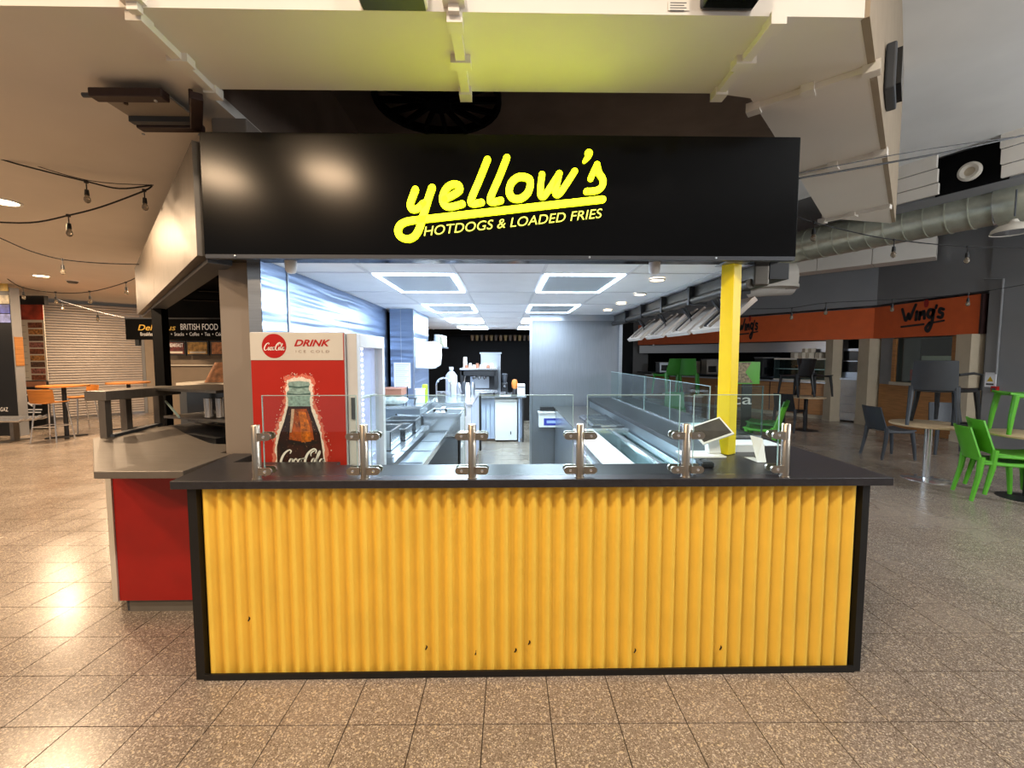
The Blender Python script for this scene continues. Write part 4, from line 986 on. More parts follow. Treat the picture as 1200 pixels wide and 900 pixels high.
# ================================================================== LEFT SIDE: food stall, shutter end
# steel clad bulkhead of the neighbouring stall, running off diagonally
b0, b1 = Vector((-1.685, 2.48, 0)), Vector((-4.95, 5.95, 0)); dd = (b1 - b0).normalized()
t = thing('stall_bulkhead', 'brushed steel bulkhead running diagonally away left of the black fascia', 'bulkhead', b0.lerp(b1, .5) + Vector((0, 0, 2.18)))
M_bulk = brushed('bulkhead_steel', '6f665c', .48, wav=.06, wscale=(.6, .6, 1.5), grain=(3, 3, 3))
for k in range(2):
    q0, q1 = b0.lerp(b1, k * .5) , b0.lerp(b1, (k + 1) * .5)
    MB().obox(q0 + Vector((0, 0, 2.49)), q1 - dd * .006 + Vector((0, 0, 2.49)), .08, .62).build('steel_panel', M_bulk, t)
MB().obox(b0 + Vector((.04, .06, 2.165)), b1 + Vector((.04, .06, 2.165)), .12, .03).build('bottom_channel', M_cgrey, t)
for k in range(3):
    q = b0.lerp(b1, .3 + k * .2) + Vector((.28, .12, 2.27)); MB().obox(q, q + Vector((.5, .15, 0)), .06, .02).build('ceiling_strut', M_vdark, t)
struct(MB().prism([(-1.87, 2.72), (-4.95, 6.05), (-5.2, 6.7), (-1.6, 6.7), (-1.6, 3.02)], 2.62, 2.66).build('ceiling_stall', M_vdark, base=False))
ws = struct(MB().box(-5.15, -1.56, 6.62, 6.72, 0, 2.62).build('wall_stall', mat('stall_wall', '7a6c5c', .6), base=False))
MB().box(-5.12, -1.56, 6.60, 6.62, 2.06, 2.62).build('black_header', M_vdark, ws)
MB().box(-5.12, -1.56, 6.58, 6.62, 1.47, 1.485).build('wall_rail', M_cream, ws)
struct(MB().box(-1.62, -1.54, 3.02, 6.62, 0, 2.62).build('wall_stall_side', M_vdark, base=False))
# sign band
def zpx(py, px, Y): return P(px, py, Y=Y).z
SY = 6.45
x0, x1 = P(147, 385, Y=SY).x, -1.62
z1, z0 = zpx(374, 200, SY), zpx(398, 200, SY)
t = thing('stall_sign', 'black hanging sign band reading british food above the menu boards', 'sign', ((x0 + x1) / 2, SY, z0))
bx('board', M_vdark, x0, x1, SY, SY + .06, z0, z1, t); bx('top_rail', M_cgrey, x0, x1, SY - .01, SY + .07, z1, z1 + .02, t); bx('hanger', M_cblack, x0 + .12, x0 + .18, SY + .01, SY + .05, z0 - .09, z0, t)
M_wlet = mat('pale_lettering', 'e6ddd0', .5, emit='e6ddd0', estr=.25); M_ylet = mat('gold_lettering', 'd9a93c', .5, emit='d9a93c', estr=.2)
def onS(px, py): q = P(px, py, Y=SY); return q.x, q.z
a, b = onS(162, 387), onS(206, 380.5)
Flat((0, SY - .001, 0), X3, Z3, Nn, .004).text('Delicious', a[0], a[1], b[0], b[1], shear=.25, bold=.01).build('gold_lettering', M_ylet, t)
a, b = onS(212, 386.5), onS(255.5, 379.5)
Flat((0, SY - .001, 0), X3, Z3, Nn, .004).text('BRITISH FOOD', a[0], a[1], b[0], b[1]).build('title_lettering', M_wlet, t)
a, b = onS(165, 393.5), onS(263, 389.5)
Flat((0, SY - .001, 0), X3, Z3, Nn, .004).text('Breakfasts  •  Meals  •  Snacks  •  Coffee  •  Tea  •  Cakes', a[0], a[1], b[0], b[1]).build('small_lettering', M_wlet, t)
mc = [('5b1f1a', 'breakfast menu board with dark red print'), ('a8813a', 'menu board with golden food pictures'), ('a3683a', 'orange brown menu board nearest the column')]
for k, (p0, p1) in enumerate(((194, 217), (219, 244), (247, 272))):
    qa, qb = P(p0, 416.5, Y=6.5), P(p1, 399.5, Y=6.5)
    t = thing('menu_board', mc[k][1] + ' under the black stall sign', 'menu board', ((qa.x + qb.x) / 2, 6.5, qa.z), 0, 'menu boards of the left stall')
    bx('frame', M_cblack, qa.x, qb.x, 6.5, 6.53, qa.z, qb.z, t)
    bx('print', mat('menu_print_%d' % k, mc[k][0], .5, var=.7, vscale=18), qa.x + .02, qb.x - .02, 6.494, 6.5, qa.z + .02, qb.z - .02, t)
    if k == 0: Flat((0, 6.493, 0), X3, Z3, Nn, .001).text('BREAKFAST', qa.x + .04, qb.z - .09, qb.x - .03, qb.z - .035, bold=.01).build('lettering', M_wlet, t)
    if k < 2: bx('price_strip', M_cream, qa.x + .05, qb.x - .04, 6.492, 6.494, qa.z + .03, qa.z + .06, t)
# black post of the stall
q = P(189, 400, Y=4.95)
t = thing('stall_post', 'slim black post between the steel shelf and the steel bulkhead', 'post', (q.x, 4.95, 0))
bx('shaft', M_vdark, q.x - .055, q.x + .055, 4.9, 5.0, 0, 2.15, t); bx('foot', M_vdark, q.x - .07, q.x + .07, 4.88, 5.02, 0, .02, t)

# red counter with worn steel top
SZ = 1.012
t = thing('red_counter', 'red panelled stall counter left of the yellow counter', 'counter', (-2.2, 3.0, 0))
body = [(-2.42, 2.62), (-1.60, 2.62), (-1.60, 2.66), (-1.90, 2.70), (-1.90, 3.02), (-2.1, 3.05), (-3.0, 3.85), (-3.05, 3.3)]
MB().prism([(-2.40, 2.66), (-1.91, 2.66), (-1.91, 3.0), (-3.0, 3.8), (-3.02, 3.3)], 0, .97).build('carcass', M_cgrey, t)
bx('red_panel', M_redc, -2.41, -1.60, 2.62, 2.645, .09, .97, t)
MB().obox((-2.425, 2.635, .53), (-3.05, 3.27, .53), .02, .88).build('side_panel', M_cream, t)
bx('white_edge', M_cream, -2.445, -2.412, 2.61, 2.64, .09, .97, t)
bx('plinth', mat('plinth_grey', '6c675f', .6), -2.38, -1.60, 2.652, 2.66, 0, .09, t)
st = MB().prism([(-2.165, 2.25), (-1.70, 2.25), (-1.70, 2.655), (-1.785, 2.68), (-1.785, 2.95), (-2.02, 2.95), (-2.5, 3.36), (-2.94, 3.78), (-3.05, 3.18)], SZ - .04, SZ).build('steel_worktop', M_steelg, bevel=.004)
tag(st, 'worn brushed steel worktop with an angled end on the red counter', 'worktop')
pts = [P(px, py, Z=SZ) for px, py in ((125, 512.5), (149, 504.5), (187, 498.5))]
t = thing('steel_gantry_shelf', 'raised steel shelf on short legs at the back of the steel worktop', 'shelf', pts[1])
gz = 1.29
for p in pts: MB().obox(p, (p.x, p.y, gz), .05, .05, (0, 1, 0)).build('leg', M_steelg, t)
MB().obox(pts[0] + Vector((-.05, -.02, gz + .035 - SZ)), pts[2] + Vector((.12, -.0, gz + .035 - SZ)), .20, .07).build('top', M_steelg, t, bevel=.004)
MB().obox(pts[0] + Vector((.03, .0, .012)), pts[2] + Vector((0, 0, .012)), .05, .02).build('foot_rail', M_cgrey, t)
# dark glass display beside it
c0, c1 = P(196, 494, Z=SZ), P(262, 500, Z=SZ)
t = thing('display_case', 'dark glass fronted display case with steel shelves behind the column', 'display case', (-2.6, 3.9, .9))
da, db = Vector((-2.92, 3.85, 0)), Vector((-2.02, 3.35, 0))
MB().obox(da + Vector((0, 0, 1.345)), db + Vector((.06, -.03, 1.36)), .5, .02).build('top_shelf', M_steeld, t)
MB().obox(da + Vector((.0, .12, 1.18)), db + Vector((0, .12, 1.18)), .02, .32).build('back_panel', M_pane_dark, t)
MB().obox(da + Vector((.08, -.05, 1.10)), db + Vector((.1, -.05, 1.13)), .3, .018).build('shelf', M_steeld, t)
MB().obox(da + Vector((.02, .0, .80)), db + Vector((0, 0, .80)), .45, .42).build('base', M_cblack, t)
MB().obox(P(194, 470, Y=3.70), P(210, 489, Y=3.45), .012, .012).build('glass_edge', M_gedge, t)
for k in range(3):
    q = db + Vector((-.12 - .09 * k, .02, 1.14)); o = MB().lathe([(.001, 0), (.03, 0), (.034, .15), (.001, .15)], q, 12).build('glass_tumbler', M_chrome if k else M_white, smooth=True)
    tag(o, ('white beaker', 'shiny tall glass', 'shiny short glass')[k] + ' on the shelf of the dark display case', 'glass', 'glasses in the display case')
t = thing('back_counter', 'pale edged back counter of the stall below the menu boards', 'counter', (-3.2, 5.6, 0))
bx('body', M_cgrey, -4.0, -1.66, 5.3, 6.1, 0, 1.26, t); bx('top', M_cream, -4.02, -1.65, 5.28, 6.12, 1.26, 1.29, t)
q0, q1 = P(241, 441, Y=5.35), P(272, 425, Y=5.35)
t = thing('menu_stand', 'tilted orange menu card standing on the stall back counter', 'menu', ((q0.x + q1.x) / 2, 5.4, 1.29))
m = MB(); m.add([(q0.x, 5.33, 1.291), (q1.x, 5.33, 1.291), (q1.x + .06, 5.42, q1.z), (q0.x + .08, 5.42, q1.z)], [(0, 1, 2, 3)])
o = m.build('card', mat('menu_card_print', 'b07850', .5, var=.6, vscale=14), t); o.modifiers.new('s', 'SOLIDIFY').thickness = .01
bx('easel', M_cblack, q0.x + .1, q0.x + .14, 5.40, 5.50, 1.29, 1.34, t)

# bar tables, stools, bench, boards
M_base = M_cblack
def bar_table(x, y, h, r, label, topm, ped=True):
    t = thing('bar_table', label, 'table', (x, y, 0))
    MB().lathe([(.001, h - .03), (r, h - .03), (r, h), (.001, h)], (x, y, 0), 32).build('top', topm, t)
    MB().lathe([(.035, .03), (.035, h - .03)], (x, y, 0), 14).build('column', M_base, t, smooth=True)
    for k in range(4):
        a = math.pi / 4 + k * math.pi / 2; MB().obox((x, y, .02), (x + .3 * math.cos(a), y + .3 * math.sin(a), .012), .07, .024).build('foot', M_base, t)
    return t
bar_table(-8.75, 8.6, 1.04, .38, 'tall bar table with a thin wooden top and black column before the shutter', M_ochair)
bar_table(-8.35, 9.6, 1.04, .38, 'tall bar table half hidden behind the raised steel shelf', M_ochair)
def stool(x, y, rz, label):
    t = thing('bar_stool', label, 'stool', (x, y, 0), 0, 'bar stools')
    L = lambda a, b, c: (x + a, y + b, c)
    MB().shell(lambda u, v: L(-.19 + .38 * u, -.18 + .34 * v, .74 + .02 * (2 * u - 1) ** 2), 6, 4, .018).build('seat', M_ochair, t, smooth=True)
    MB().shell(lambda u, v: L(-.20 + .40 * u, -.20 - .03 * v + .05 * (2 * u - 1) ** 2 - .02, .76 + .24 * v), 8, 4, .016).build('backrest', M_ochair, t, smooth=True)
    for sx in (-1, 1):
        for sy in (-1, 1): MB().tube([L(sx * .15, sy * .14, .73), L(sx * .21, sy * .20, .01)], .012, 8).build('leg', M_chrome, t, smooth=True)
    MB().tube([L(-.185, -.175, .30), L(.185, -.175, .30)], .010, 8).build('footrest', M_chrome, t); MB().tube([L(-.185, .175, .30), L(.185, .175, .30)], .010, 8).build('footrest', M_chrome, t)
    for sx in (-1, 1): MB().tube([L(sx * .185, -.175, .30), L(sx * .185, .175, .30)], .010, 8).build('side_rail', M_chrome, t)
    t.rotation_euler.z = rz
    return t
stool(-8.55, 8.15, R(8), 'orange plywood bar stool with chrome legs nearest the camera at the bar table')
stool(-8.95, 9.15, R(160), 'orange plywood bar stool behind the bar table, closer to the shutter')
bq = P(12, 518, Z=0)
t = thing('metal_bench', 'low polished metal bench at the left edge of the photo', 'bench', (bq.x - .3, bq.y + .1, 0))
X, Y = bq.x - .3, bq.y + .1
for k in range(4): MB().tube([(X - .7, Y - .2 + k * .13, .42), (X + .62, Y - .2 + k * .13, .42), (X + .72, Y - .2 + k * .13, .46)], .035, 8).build('seat_bar', M_chrome, t, smooth=True)
bx('leg', M_steeld, X + .25, X + .32, Y - .05, Y + .05, .02, .40, t); bx('leg', M_steeld, X - .5, X - .43, Y - .05, Y + .05, .02, .40, t); bx('cross_rail', M_steeld, X - .6, X + .4, Y - .03, Y + .03, .37, .40, t)
bx('foot', M_steeld, X + .18, X + .39, Y - .2, Y + .2, 0, .02, t)
# dark ad tower at far left
TY_ = 8.75
xr = P(17, 417, Y=TY_).x
t = thing('poster_tower', 'tall black display tower with bright posters at the left edge', 'display tower', (xr - .8, TY_ + .06, 0))
bx('body', M_cblack, xr - 1.7, xr, TY_, TY_ + .14, 0, 2.98, t); bx('corner_strip', M_grey, xr, xr + .02, TY_ - .01, TY_ + .15, 0, 2.98, t)
bx('wood_block', M_wood, xr + .02, xr + .03, TY_ - .005, TY_ + .145, 1.42, 2.0, t)
for k, (px, py, sz, hx) in enumerate(((3, 336, .12, 'd8b860'), (2, 351, .16, 'c8bfa8'), (4, 362, .24, '4a55b0'), (3, 373, .22, '8a96d8'))):
    q = P(px, py, Y=TY_); bx('poster', mat('poster_%d' % k, hx, .5, var=.5, vscale=9), q.x - sz, min(q.x + sz, xr - .02), TY_ - .012, TY_, q.z - .085, q.z + .085, t)
q = P(1, 482, Y=TY_)
Flat((0, TY_ - .004, 0), X3, Z3, Nn, .003).text('GAZ', q.x, q.z, P(10, 480, Y=TY_).x, q.z + .08, shear=.1).build('lettering', M_wlet, t)
# banner and black arrow board
q0, q1 = P(23, 446, Y=9.9), P(50, 357, Y=9.9)
t = thing('menu_banner', 'tall white menu banner with a red top and rows of food photos', 'banner', ((q0.x + q1.x) / 2, 9.9, 0))
bx('stand', M_cblack, q0.x + .1, q1.x - .1, 9.92, 9.98, 0, q1.z + .18, t); bx('sheet', M_cream, q0.x, q1.x, 9.90, 9.915, q0.z, q1.z, t); bx('top_rail', M_cblack, q0.x - .03, q1.x + .05, 9.89, 9.98, q1.z, q1.z + .2, t)
bx('red_header', mat('banner_red', 'a8402c', .5, var=.5, vscale=5), q0.x, q1.x, 9.895, 9.9, q1.z - .34, q1.z, t)
for k in range(9):
    zz = q1.z - .52 - k * .148
    bx('food_photo', mat('food_photo_%d' % (k % 4), ('7a4630', 'a07040', '5a4034', '8d5a50')[k % 4], .5, var=.7, vscale=22), q0.x + .28, q1.x - .04, 9.894, 9.9, zz, zz + .12, t)
    bx('caption', mat('grey_print', '948a80', .6), q0.x + .04, q0.x + .22, 9.897, 9.9, zz + .05, zz + .06, t)
q0, q1 = P(27, 489, Y=9.6), P(54, 447, Y=9.6)
t = thing('arrow_board', 'black direction board with a white left arrow below the menu banner', 'sign board', ((q0.x + q1.x) / 2, 9.6, 0))
bx('panel', M_cblack, q0.x, q1.x, 9.60, 9.65, q0.z, q1.z, t); bx('brown_header', M_brown, q0.x, q1.x, 9.595, 9.6, q1.z - .12, q1.z, t); bx('foot', M_cblack, q0.x, q1.x, 9.55, 9.75, 0, q0.z, t)
cx, cz, wq = (q0.x + q1.x) / 2, (q0.z + q1.z) / 2 - .08, (q1.x - q0.x)
fl = Flat((cx, 9.598, cz), X3, Z3, Nn, .003); fl.fill([(-.17, 0), (-.05, .085), (-.05, .035), (.15, .035), (.15, -.035), (-.05, -.035), (-.05, -.085)]); fl.build('white_arrow', M_wlet, t)
for k, zz in enumerate((cz + .17, cz + .27, cz - .16, cz - .22)): bx('text_line', M_wlet, q0.x + .07 + .05 * (k % 2), q1.x - .07 - .03 * k, 9.597, 9.6, zz, zz + .025, t)

# ---- maroon frame fixture at the upper left
HZ = 2.97
def hp(px, py, z=HZ): return P(px, py, Z=z)
t = thing('ceiling_heater', 'dark maroon framed heater with a grey plate hanging under the left soffit', 'heater', hp(190, 130))
yA, yB = hp(150, 112).y, hp(200, 149).y
a0, a1, a2 = hp(111, 113), hp(195, 113), hp(229, 128)
MB().box(a0.x, a1.x, yA - .03, yA + .03, HZ - .02, HZ + .025).build('front_bar', M_maroon, t, bevel=.006)
MB().obox(hp(230, 112), hp(230, 149), .06, .04).build('side_bar', M_maroon, t, bevel=.006)
MB().box(hp(164, 149).x, hp(237, 149).x, yB - .03, yB + .03, HZ - .02, HZ + .02).build('rear_bar', M_maroon, t, bevel=.01)
MB().box(hp(146, 137).x, hp(222, 137).x, yA + .02, yB - .06, HZ + .02, HZ + .03).build('reflector', mat('grey_plate', '8f867a', .5), t)
MB().box(hp(146, 137).x, hp(222, 137).x, yB - .08, yB - .04, HZ - .01, HZ + .03).build('element_housing', M_cgrey, t)
MB().tube([(a0.x - .05, yA, HZ), (a0.x, yA, HZ)], .012, 8).build('pivot', M_cgrey, t)
for x in (a0.x + .1, hp(230, 128).x): MB().tube([(x, yA + .08, HZ), (x, yA + .08, ZS)], .010, 6).build('hanger', M_maroon, t)
for (x, y) in ((a1.x - .03, yA - .03), (hp(168, 149).x, yB), (hp(233, 149).x, yB)): MB().lathe([(.001, 0), (.008, .001), (.008, .006)], (x, y, HZ - .046), 8).build('bolt', M_steel, t)
# lamps on the front of the soffit
for (px0, px1, nm, mm) in ((423, 502, 'white', M_soffit), (820, 883, 'grey', M_cgrey)):
    q0, q1 = P(px0, 10, Y=1.87), P(px1, 10, Y=1.87)
    t = thing('wall_lamp', '%s rectangular lamp fixed to the front of the soffit at the top edge' % nm, 'lamp', ((q0.x + q1.x) / 2, 1.80, q0.z))
    bx('housing', mm, q0.x, q1.x, 1.78, 1.878, q0.z, q0.z + .2, t, bevel=.01); bx('bottom_lens', M_cgrey if nm == 'white' else M_pane_dark, q0.x + .01, q1.x - .01, 1.79, 1.87, q0.z - .006, q0.z, t)
    bx('bracket', M_steel, q0.x + .05, q0.x + .08, 1.77, 1.78, q0.z + .05, q0.z + .15, t)
q0, q1 = P(783, 12, Y=1.874), P(808, 1, Y=1.874)
t = thing('wall_note', 'small handwritten note on the soffit front near the grey lamp', 'note', ((q0.x + q1.x) / 2, 1.875, q0.z))
bx('sheet', M_soffit, q0.x, q1.x, 1.874, 1.8755, q0.z, q1.z, t)
for k in range(4): bx('ink_line', M_cblack, q0.x + .008, q1.x - .012 - .01 * (k % 2), 1.8732, 1.874, q1.z - .010 - .010 * k, q1.z - .007 - .010 * k, t)

# ---- string lights
def _sag(a, b, s, n=10):
    a, b = Vector(a), Vector(b)
    return [a.lerp(b, k / n) - Vector((0, 0, s * 4 * (k / n) * (1 - k / n))) for k in range(n + 1)]
def string_light(label, pts, bulbs, r=.006, bs=1.0):
    pts = [Vector(p) for p in pts]
    t = thing('string_light' if bulbs or 'cable' in label else 'support_wire', label, 'string light' if bulbs or 'cable' in label else 'wire', pts[0])
    MB().tube(pts, r, 6).build('cable', M_cblack, t, smooth=True)
    for b in bulbs:
        b = Vector(b)
        h = MB().tube([b, b - Vector((0, 0, .075 * bs))], .005 * bs, 6)
        h.lathe([(.001, 0), (.016 * bs, -.005 * bs), (.020 * bs, -.06 * bs), (.001, -.06 * bs)], b - Vector((0, 0, .07 * bs)), 10)
        h.lathe([(.001, .012), (.014, .008), (.014, -.01), (.001, -.014)], b, 8)
        ho = h.build('bulb_holder', M_cblack, t, smooth=True)
        MB().lathe([(.012 * bs, 0), (.026 * bs, -.03 * bs), (.028 * bs, -.05 * bs), (.018 * bs, -.07 * bs), (.001, -.078 * bs)], b - Vector((0, 0, .125 * bs)), 12).build('glass_bulb', M_bulb, ho, smooth=True)
    return t
M_bulb = mat('clear_bulb', 'b9ad9a', .12, spec=.9, var=.1); M_bulb.node_tree.nodes['Principled BSDF'].inputs['Transmission Weight'].default_value = .7
def line(pxs, y0, y1):
    n = len(pxs) - 1
    out = [P(px, py, Y=y0 + (y1 - y0) * i / n) for i, (px, py) in enumerate(pxs)]
    return catmull([tuple(p) for p in out], 5)
string_light('upper string light cable at left, ending at the soffit hook', line([(-40, 168), (0, 186), (50, 200), (101, 212.5), (140, 221), (178, 217)], 3.2, 3.6), [P(101, 213, Y=3.45)], bs=.8)
string_light('thin guy wire above the upper left string light', line([(-40, 172), (0, 181), (101, 211), (180, 217)], 3.2, 3.6), [], .003)
string_light('second left string light sweeping down from the soffit hook to the edge', line([(178, 218), (168, 224), (120, 242), (80, 252.5), (35, 261), (-30, 259)], 3.6, 3.3), [P(169, 223, Y=3.58), P(80, 252.5, Y=3.45)], bs=.8)
string_light('left string light ending on the steel bulkhead', line([(-30, 268), (0, 279), (35, 294), (73, 304), (120, 308.5), (172, 310)], 4.6, 5.4), [P(73, 304, Y=5.0), P(171, 309.5, Y=5.38)], bs=.85)
string_light('lowest left string light drooping before the roller shutter', line([(9, 327), (27, 337), (65, 343), (105, 342), (147, 331), (170, 319)], 6.4, 6.0), [P(27, 337, Y=6.3), P(65, 342.5, Y=6.3), P(105, 341.5, Y=6.2), P(147.5, 331, Y=6.1)], bs=.85)
string_light('faint far string light in front of the roller shutter', line([(66, 349), (73, 353), (114, 365), (135, 370), (149, 373)], 8.6, 6.48), [P(73, 353, Y=8.5), P(114, 365, Y=7.55)], bs=.85)
hk = P(180, 216, Z=ZS)

# ================================================================== RIGHT SIDE
# orange fascias of the stalls
dB = (B1 - A1).normalized(); nA = Vector((-1, 0, 0)); nB = Vector((dB.y, -dB.x, 0)); nB = -nB if nB.dot(A1) > 0 else nB
OZ0, OZ1 = 2.02, 2.74
A00 = Vector((8.7, 7.62, 0))
t = thing('orange_fascia', 'orange stall fascia with a black name, near section on the far right', 'sign', (8.66, 8.8, OZ0), 0, 'orange stall fascias')
MB().obox(A00 + Vector((-.04, 0, (OZ0 + OZ1) / 2)), A1 + Vector((-.04, 0, (OZ0 + OZ1) / 2)), .08, OZ1 - OZ0).build('board', M_orange, t)
MB().box(8.6, 8.78, 7.60, 7.64, OZ0, OZ1).build('end_cap', M_maroon, t)
def wings(par, O, A, N_):
    fl = Flat(O, A, (0, 0, 1), N_, .006); k = .0105
    def s(p, w_): fl.stroke([(x * k, y * k) for x, y in p], [1.25 * w_ * k * q for q in ([1] * len(p))])
    s([(0, 34), (4, 22), (9, 10), (14, 24), (17, 12), (24, 30), (28, 40)], 2.2); s([(31, 26), (30, 10)], 2.4); s([(37, 10), (38, 26), (40, 18), (45, 26), (47, 11)], 2.2)
    s([(63, 25), (56, 27), (53, 18), (58, 12), (64, 20), (64, 26), (62, 2), (56, -14), (51, -8), (58, 2)], 2.4); s([(69, 34), (68, 29)], 1.8)
    s([(82, 25), (76, 27), (75, 21), (81, 17), (79, 10), (73, 12)], 2.2); s([(0, -2), (46, 0)], 1.6); s([(66, 2), (84, 4)], 1.4)
    fl.build('black_lettering', M_cblack, par)
    f2 = Flat(O, A, (0, 0, 1), N_, .006); f2.disc(49 * k, 40 * k, 4.5 * k, 8 * k, 16); f2.build('red_flame_mark', mat('red_mark', '9c1a10', .5), par)
# name on the near section: board runs along -Y as seen from the aisle
wl_ = P(1056, 382, X=8.61); wr_ = P(1106, 379, X=8.61)
wings(t, (8.619, wl_.y, OZ0 + .25), (0, -(wl_.y - wr_.y) / .89, 0), nA)
t = thing('orange_fascia', 'orange stall fascia with a black name, long far section behind the yellow pole', 'sign', A1.lerp(B1, .5) + Vector((0, 0, OZ0)), 0, 'orange stall fascias')
MB().obox(A1 + nB * .04 + Vector((0, 0, (OZ0 + OZ1) / 2)), B1 + nB * .04 + Vector((0, 0, (OZ0 + OZ1) / 2)), .08, OZ1 - OZ0).build('board', M_orange, t)
def onB(px):   # where the pixel column meets the far wall line
    r = P(px, 417, Y=1.0); k = r.x / r.y
    s_ = (A1.x - k * A1.y) / (k * dB.y - dB.x); return A1 + dB * s_
pL, pR = onB(866), onB(889)
wings(t, pL + nB * .082 + Vector((0, 0, OZ0 + .25)), (pR - pL) / .89, nB)
# columns
def col_at(p, wd, nm, lab):
    t = thing('stall_column', lab, 'column', p)
    bx('shaft', M_cream_col, p.x - wd / 2, p.x + wd / 2, p.y - wd / 2, p.y + wd / 2, 0, 2.02, t); bx('base', M_cream_col, p.x - wd / 2 - .01, p.x + wd / 2 + .01, p.y - wd / 2 - .01, p.y + wd / 2 + .01, 0, .12, t)
col_at(onB(979) + nB * .1, .24, 0, 'cream painted column left of the steel shutter door')
col_at(A1 + Vector((-.12, .0, 0)), .3, 1, 'cream painted column at the corner between the two orange fascias')
col_at(Vector((8.62, 7.78, 0)), .26, 2, 'cream painted column at the right end of the orange fascia')
# bays: counter, dark opening, steel shutter door
def bayB(p0, p1, z0, z1, off, name, m_, par, th=.04):
    a, b = onB(p0), onB(p1)
    return MB().obox(a + nB * off + Vector((0, 0, (z0 + z1) / 2)), b + nB * off + Vector((0, 0, (z0 + z1) / 2)), th, z1 - z0).build(name, m_, par)
sb = thing('wing_stall_counter', 'wood fronted counter of the dark stall under the long orange fascia', 'counter', onB(900))
bayB(760, 972, .1, .92, .05, 'wood_front', M_wood, sb, .06)
for p_ in (800, 850, 905, 940): bayB(p_, p_ + .8, .12, .90, .085, 'joint', M_maroon, sb, .01)
bayB(760, 972, 0, .1, .0, 'plinth', M_cream_col, sb); bayB(760, 972, .92, .96, .04, 'worktop', M_steel, sb, .3)
ob = thing('stall_interior', 'dark shuttered opening of the stall above the wood counter', 'stall', onB(900) - nB * .5)
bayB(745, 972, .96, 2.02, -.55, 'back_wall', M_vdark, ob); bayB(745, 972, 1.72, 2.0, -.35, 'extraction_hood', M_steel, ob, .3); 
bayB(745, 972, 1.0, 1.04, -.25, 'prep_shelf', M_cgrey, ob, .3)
gd = thing('glass_display', 'glass food display with a white top shelf on the stall counter', 'display case', onB(942) + Vector((0, 0, .96)))
bayB(911, 971, 1.52, 1.56, .02, 'top_shelf', M_cream, gd, .3); bayB(911, 971, .965, 1.0, .02, 'base', M_cream, gd, .3)
bayB(911, 971, 1.0, 1.52, .16, 'glass_front', M_glassg, gd, .008); bayB(911, 971, 1.26, 1.28, .02, 'middle_shelf', M_steel, gd, .2)
bayB(911, 911.6, 1.0, 1.52, .02, 'side_panel', M_cgrey, gd, .28); bayB(911, 971, 1.0, 1.52, -.12, 'back_panel', M_pane_dark, gd, .01)
for k, (px, zz, mm) in enumerate(((932, 1.56, M_box), (941, 1.56, M_box), (949, 1.56, M_box), (961, 1.56, M_box), (944, 1.71, M_box), (951, 1.71, M_box))):
    q = onB(px) + Vector((0, 0, zz)); t = thing('carton', ('first', 'second', 'third', 'fourth')[k % 4] + ' pale carton in the %s row on the glass display shelf' % ('lower' if k < 4 else 'upper'), 'carton', q, 0, 'cartons on the glass display')
    s_ = .075 if k < 4 else .06
    bx('body', mm, q.x - s_, q.x + s_, q.y - s_, q.y + s_, zz, zz + .145 if k < 4 else zz + .10, t); bx('tape', M_cream, q.x - s_, q.x + s_, q.y - .015, q.y + .015, zz + (.145 if k < 4 else .10), zz + (.147 if k < 4 else .102), t)
for k, px in enumerate((775, 805, 830, 895)):
    q = onB(px) - nB * .2 + Vector((0, 0, 1.04)); t = thing('kitchen_unit', ('squat steel cooker', 'white fronted oven', 'dark steel fryer', 'black coffee urn')[k] + ' inside the dark stall', 'appliance', q, 0, 'appliances in the dark stall')
    mm = (M_steel, M_cream_col, M_steeld, M_cblack)[k]
    bx('body', mm, q.x - .25, q.x + .25, q.y - .2, q.y + .2, 1.04, 1.38 + .06 * k, t, bevel=.01); bx('panel', M_pane_dark, q.x - .2, q.x + .05, q.y - .21, q.y - .2, 1.1, 1.3, t); bx('top', M_chrome, q.x - .26, q.x + .26, q.y - .21, q.y + .21, 1.38 + .06 * k, 1.40 + .06 * k, t)
sd = struct(bpy.data.objects.new('door_2', None)); COL.objects.link(sd); sd.location = onB(1003)
for k in range(5): bayB(984.5, 1016, .04 + k * .2, .235 + k * .2, .05, 'shutter_slat', M_steeld, sd, .03)
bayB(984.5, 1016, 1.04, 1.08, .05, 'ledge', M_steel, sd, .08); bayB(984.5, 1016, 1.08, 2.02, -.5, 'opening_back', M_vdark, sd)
fr = thing('drinks_fridge', 'open fronted steel fridge cabinet behind the steel shutter door', 'fridge', onB(1000) - nB * .25)
bayB(986, 1011, 1.08, 1.78, -.3, 'cabinet', M_pane_dark, fr, .3); bayB(986, 1011, 1.74, 1.80, -.15, 'top_trim', M_steel, fr, .06); bayB(986, 1010, 1.08, 1.22, -.12, 'lower_grille', M_steel, fr, .06); bayB(986, 1011, 1.48, 1.50, -.13, 'shelf_edge', M_steel, fr, .04)
bayB(1009, 1011, 1.08, 1.78, -.13, 'side_trim', M_steel, fr, .05)
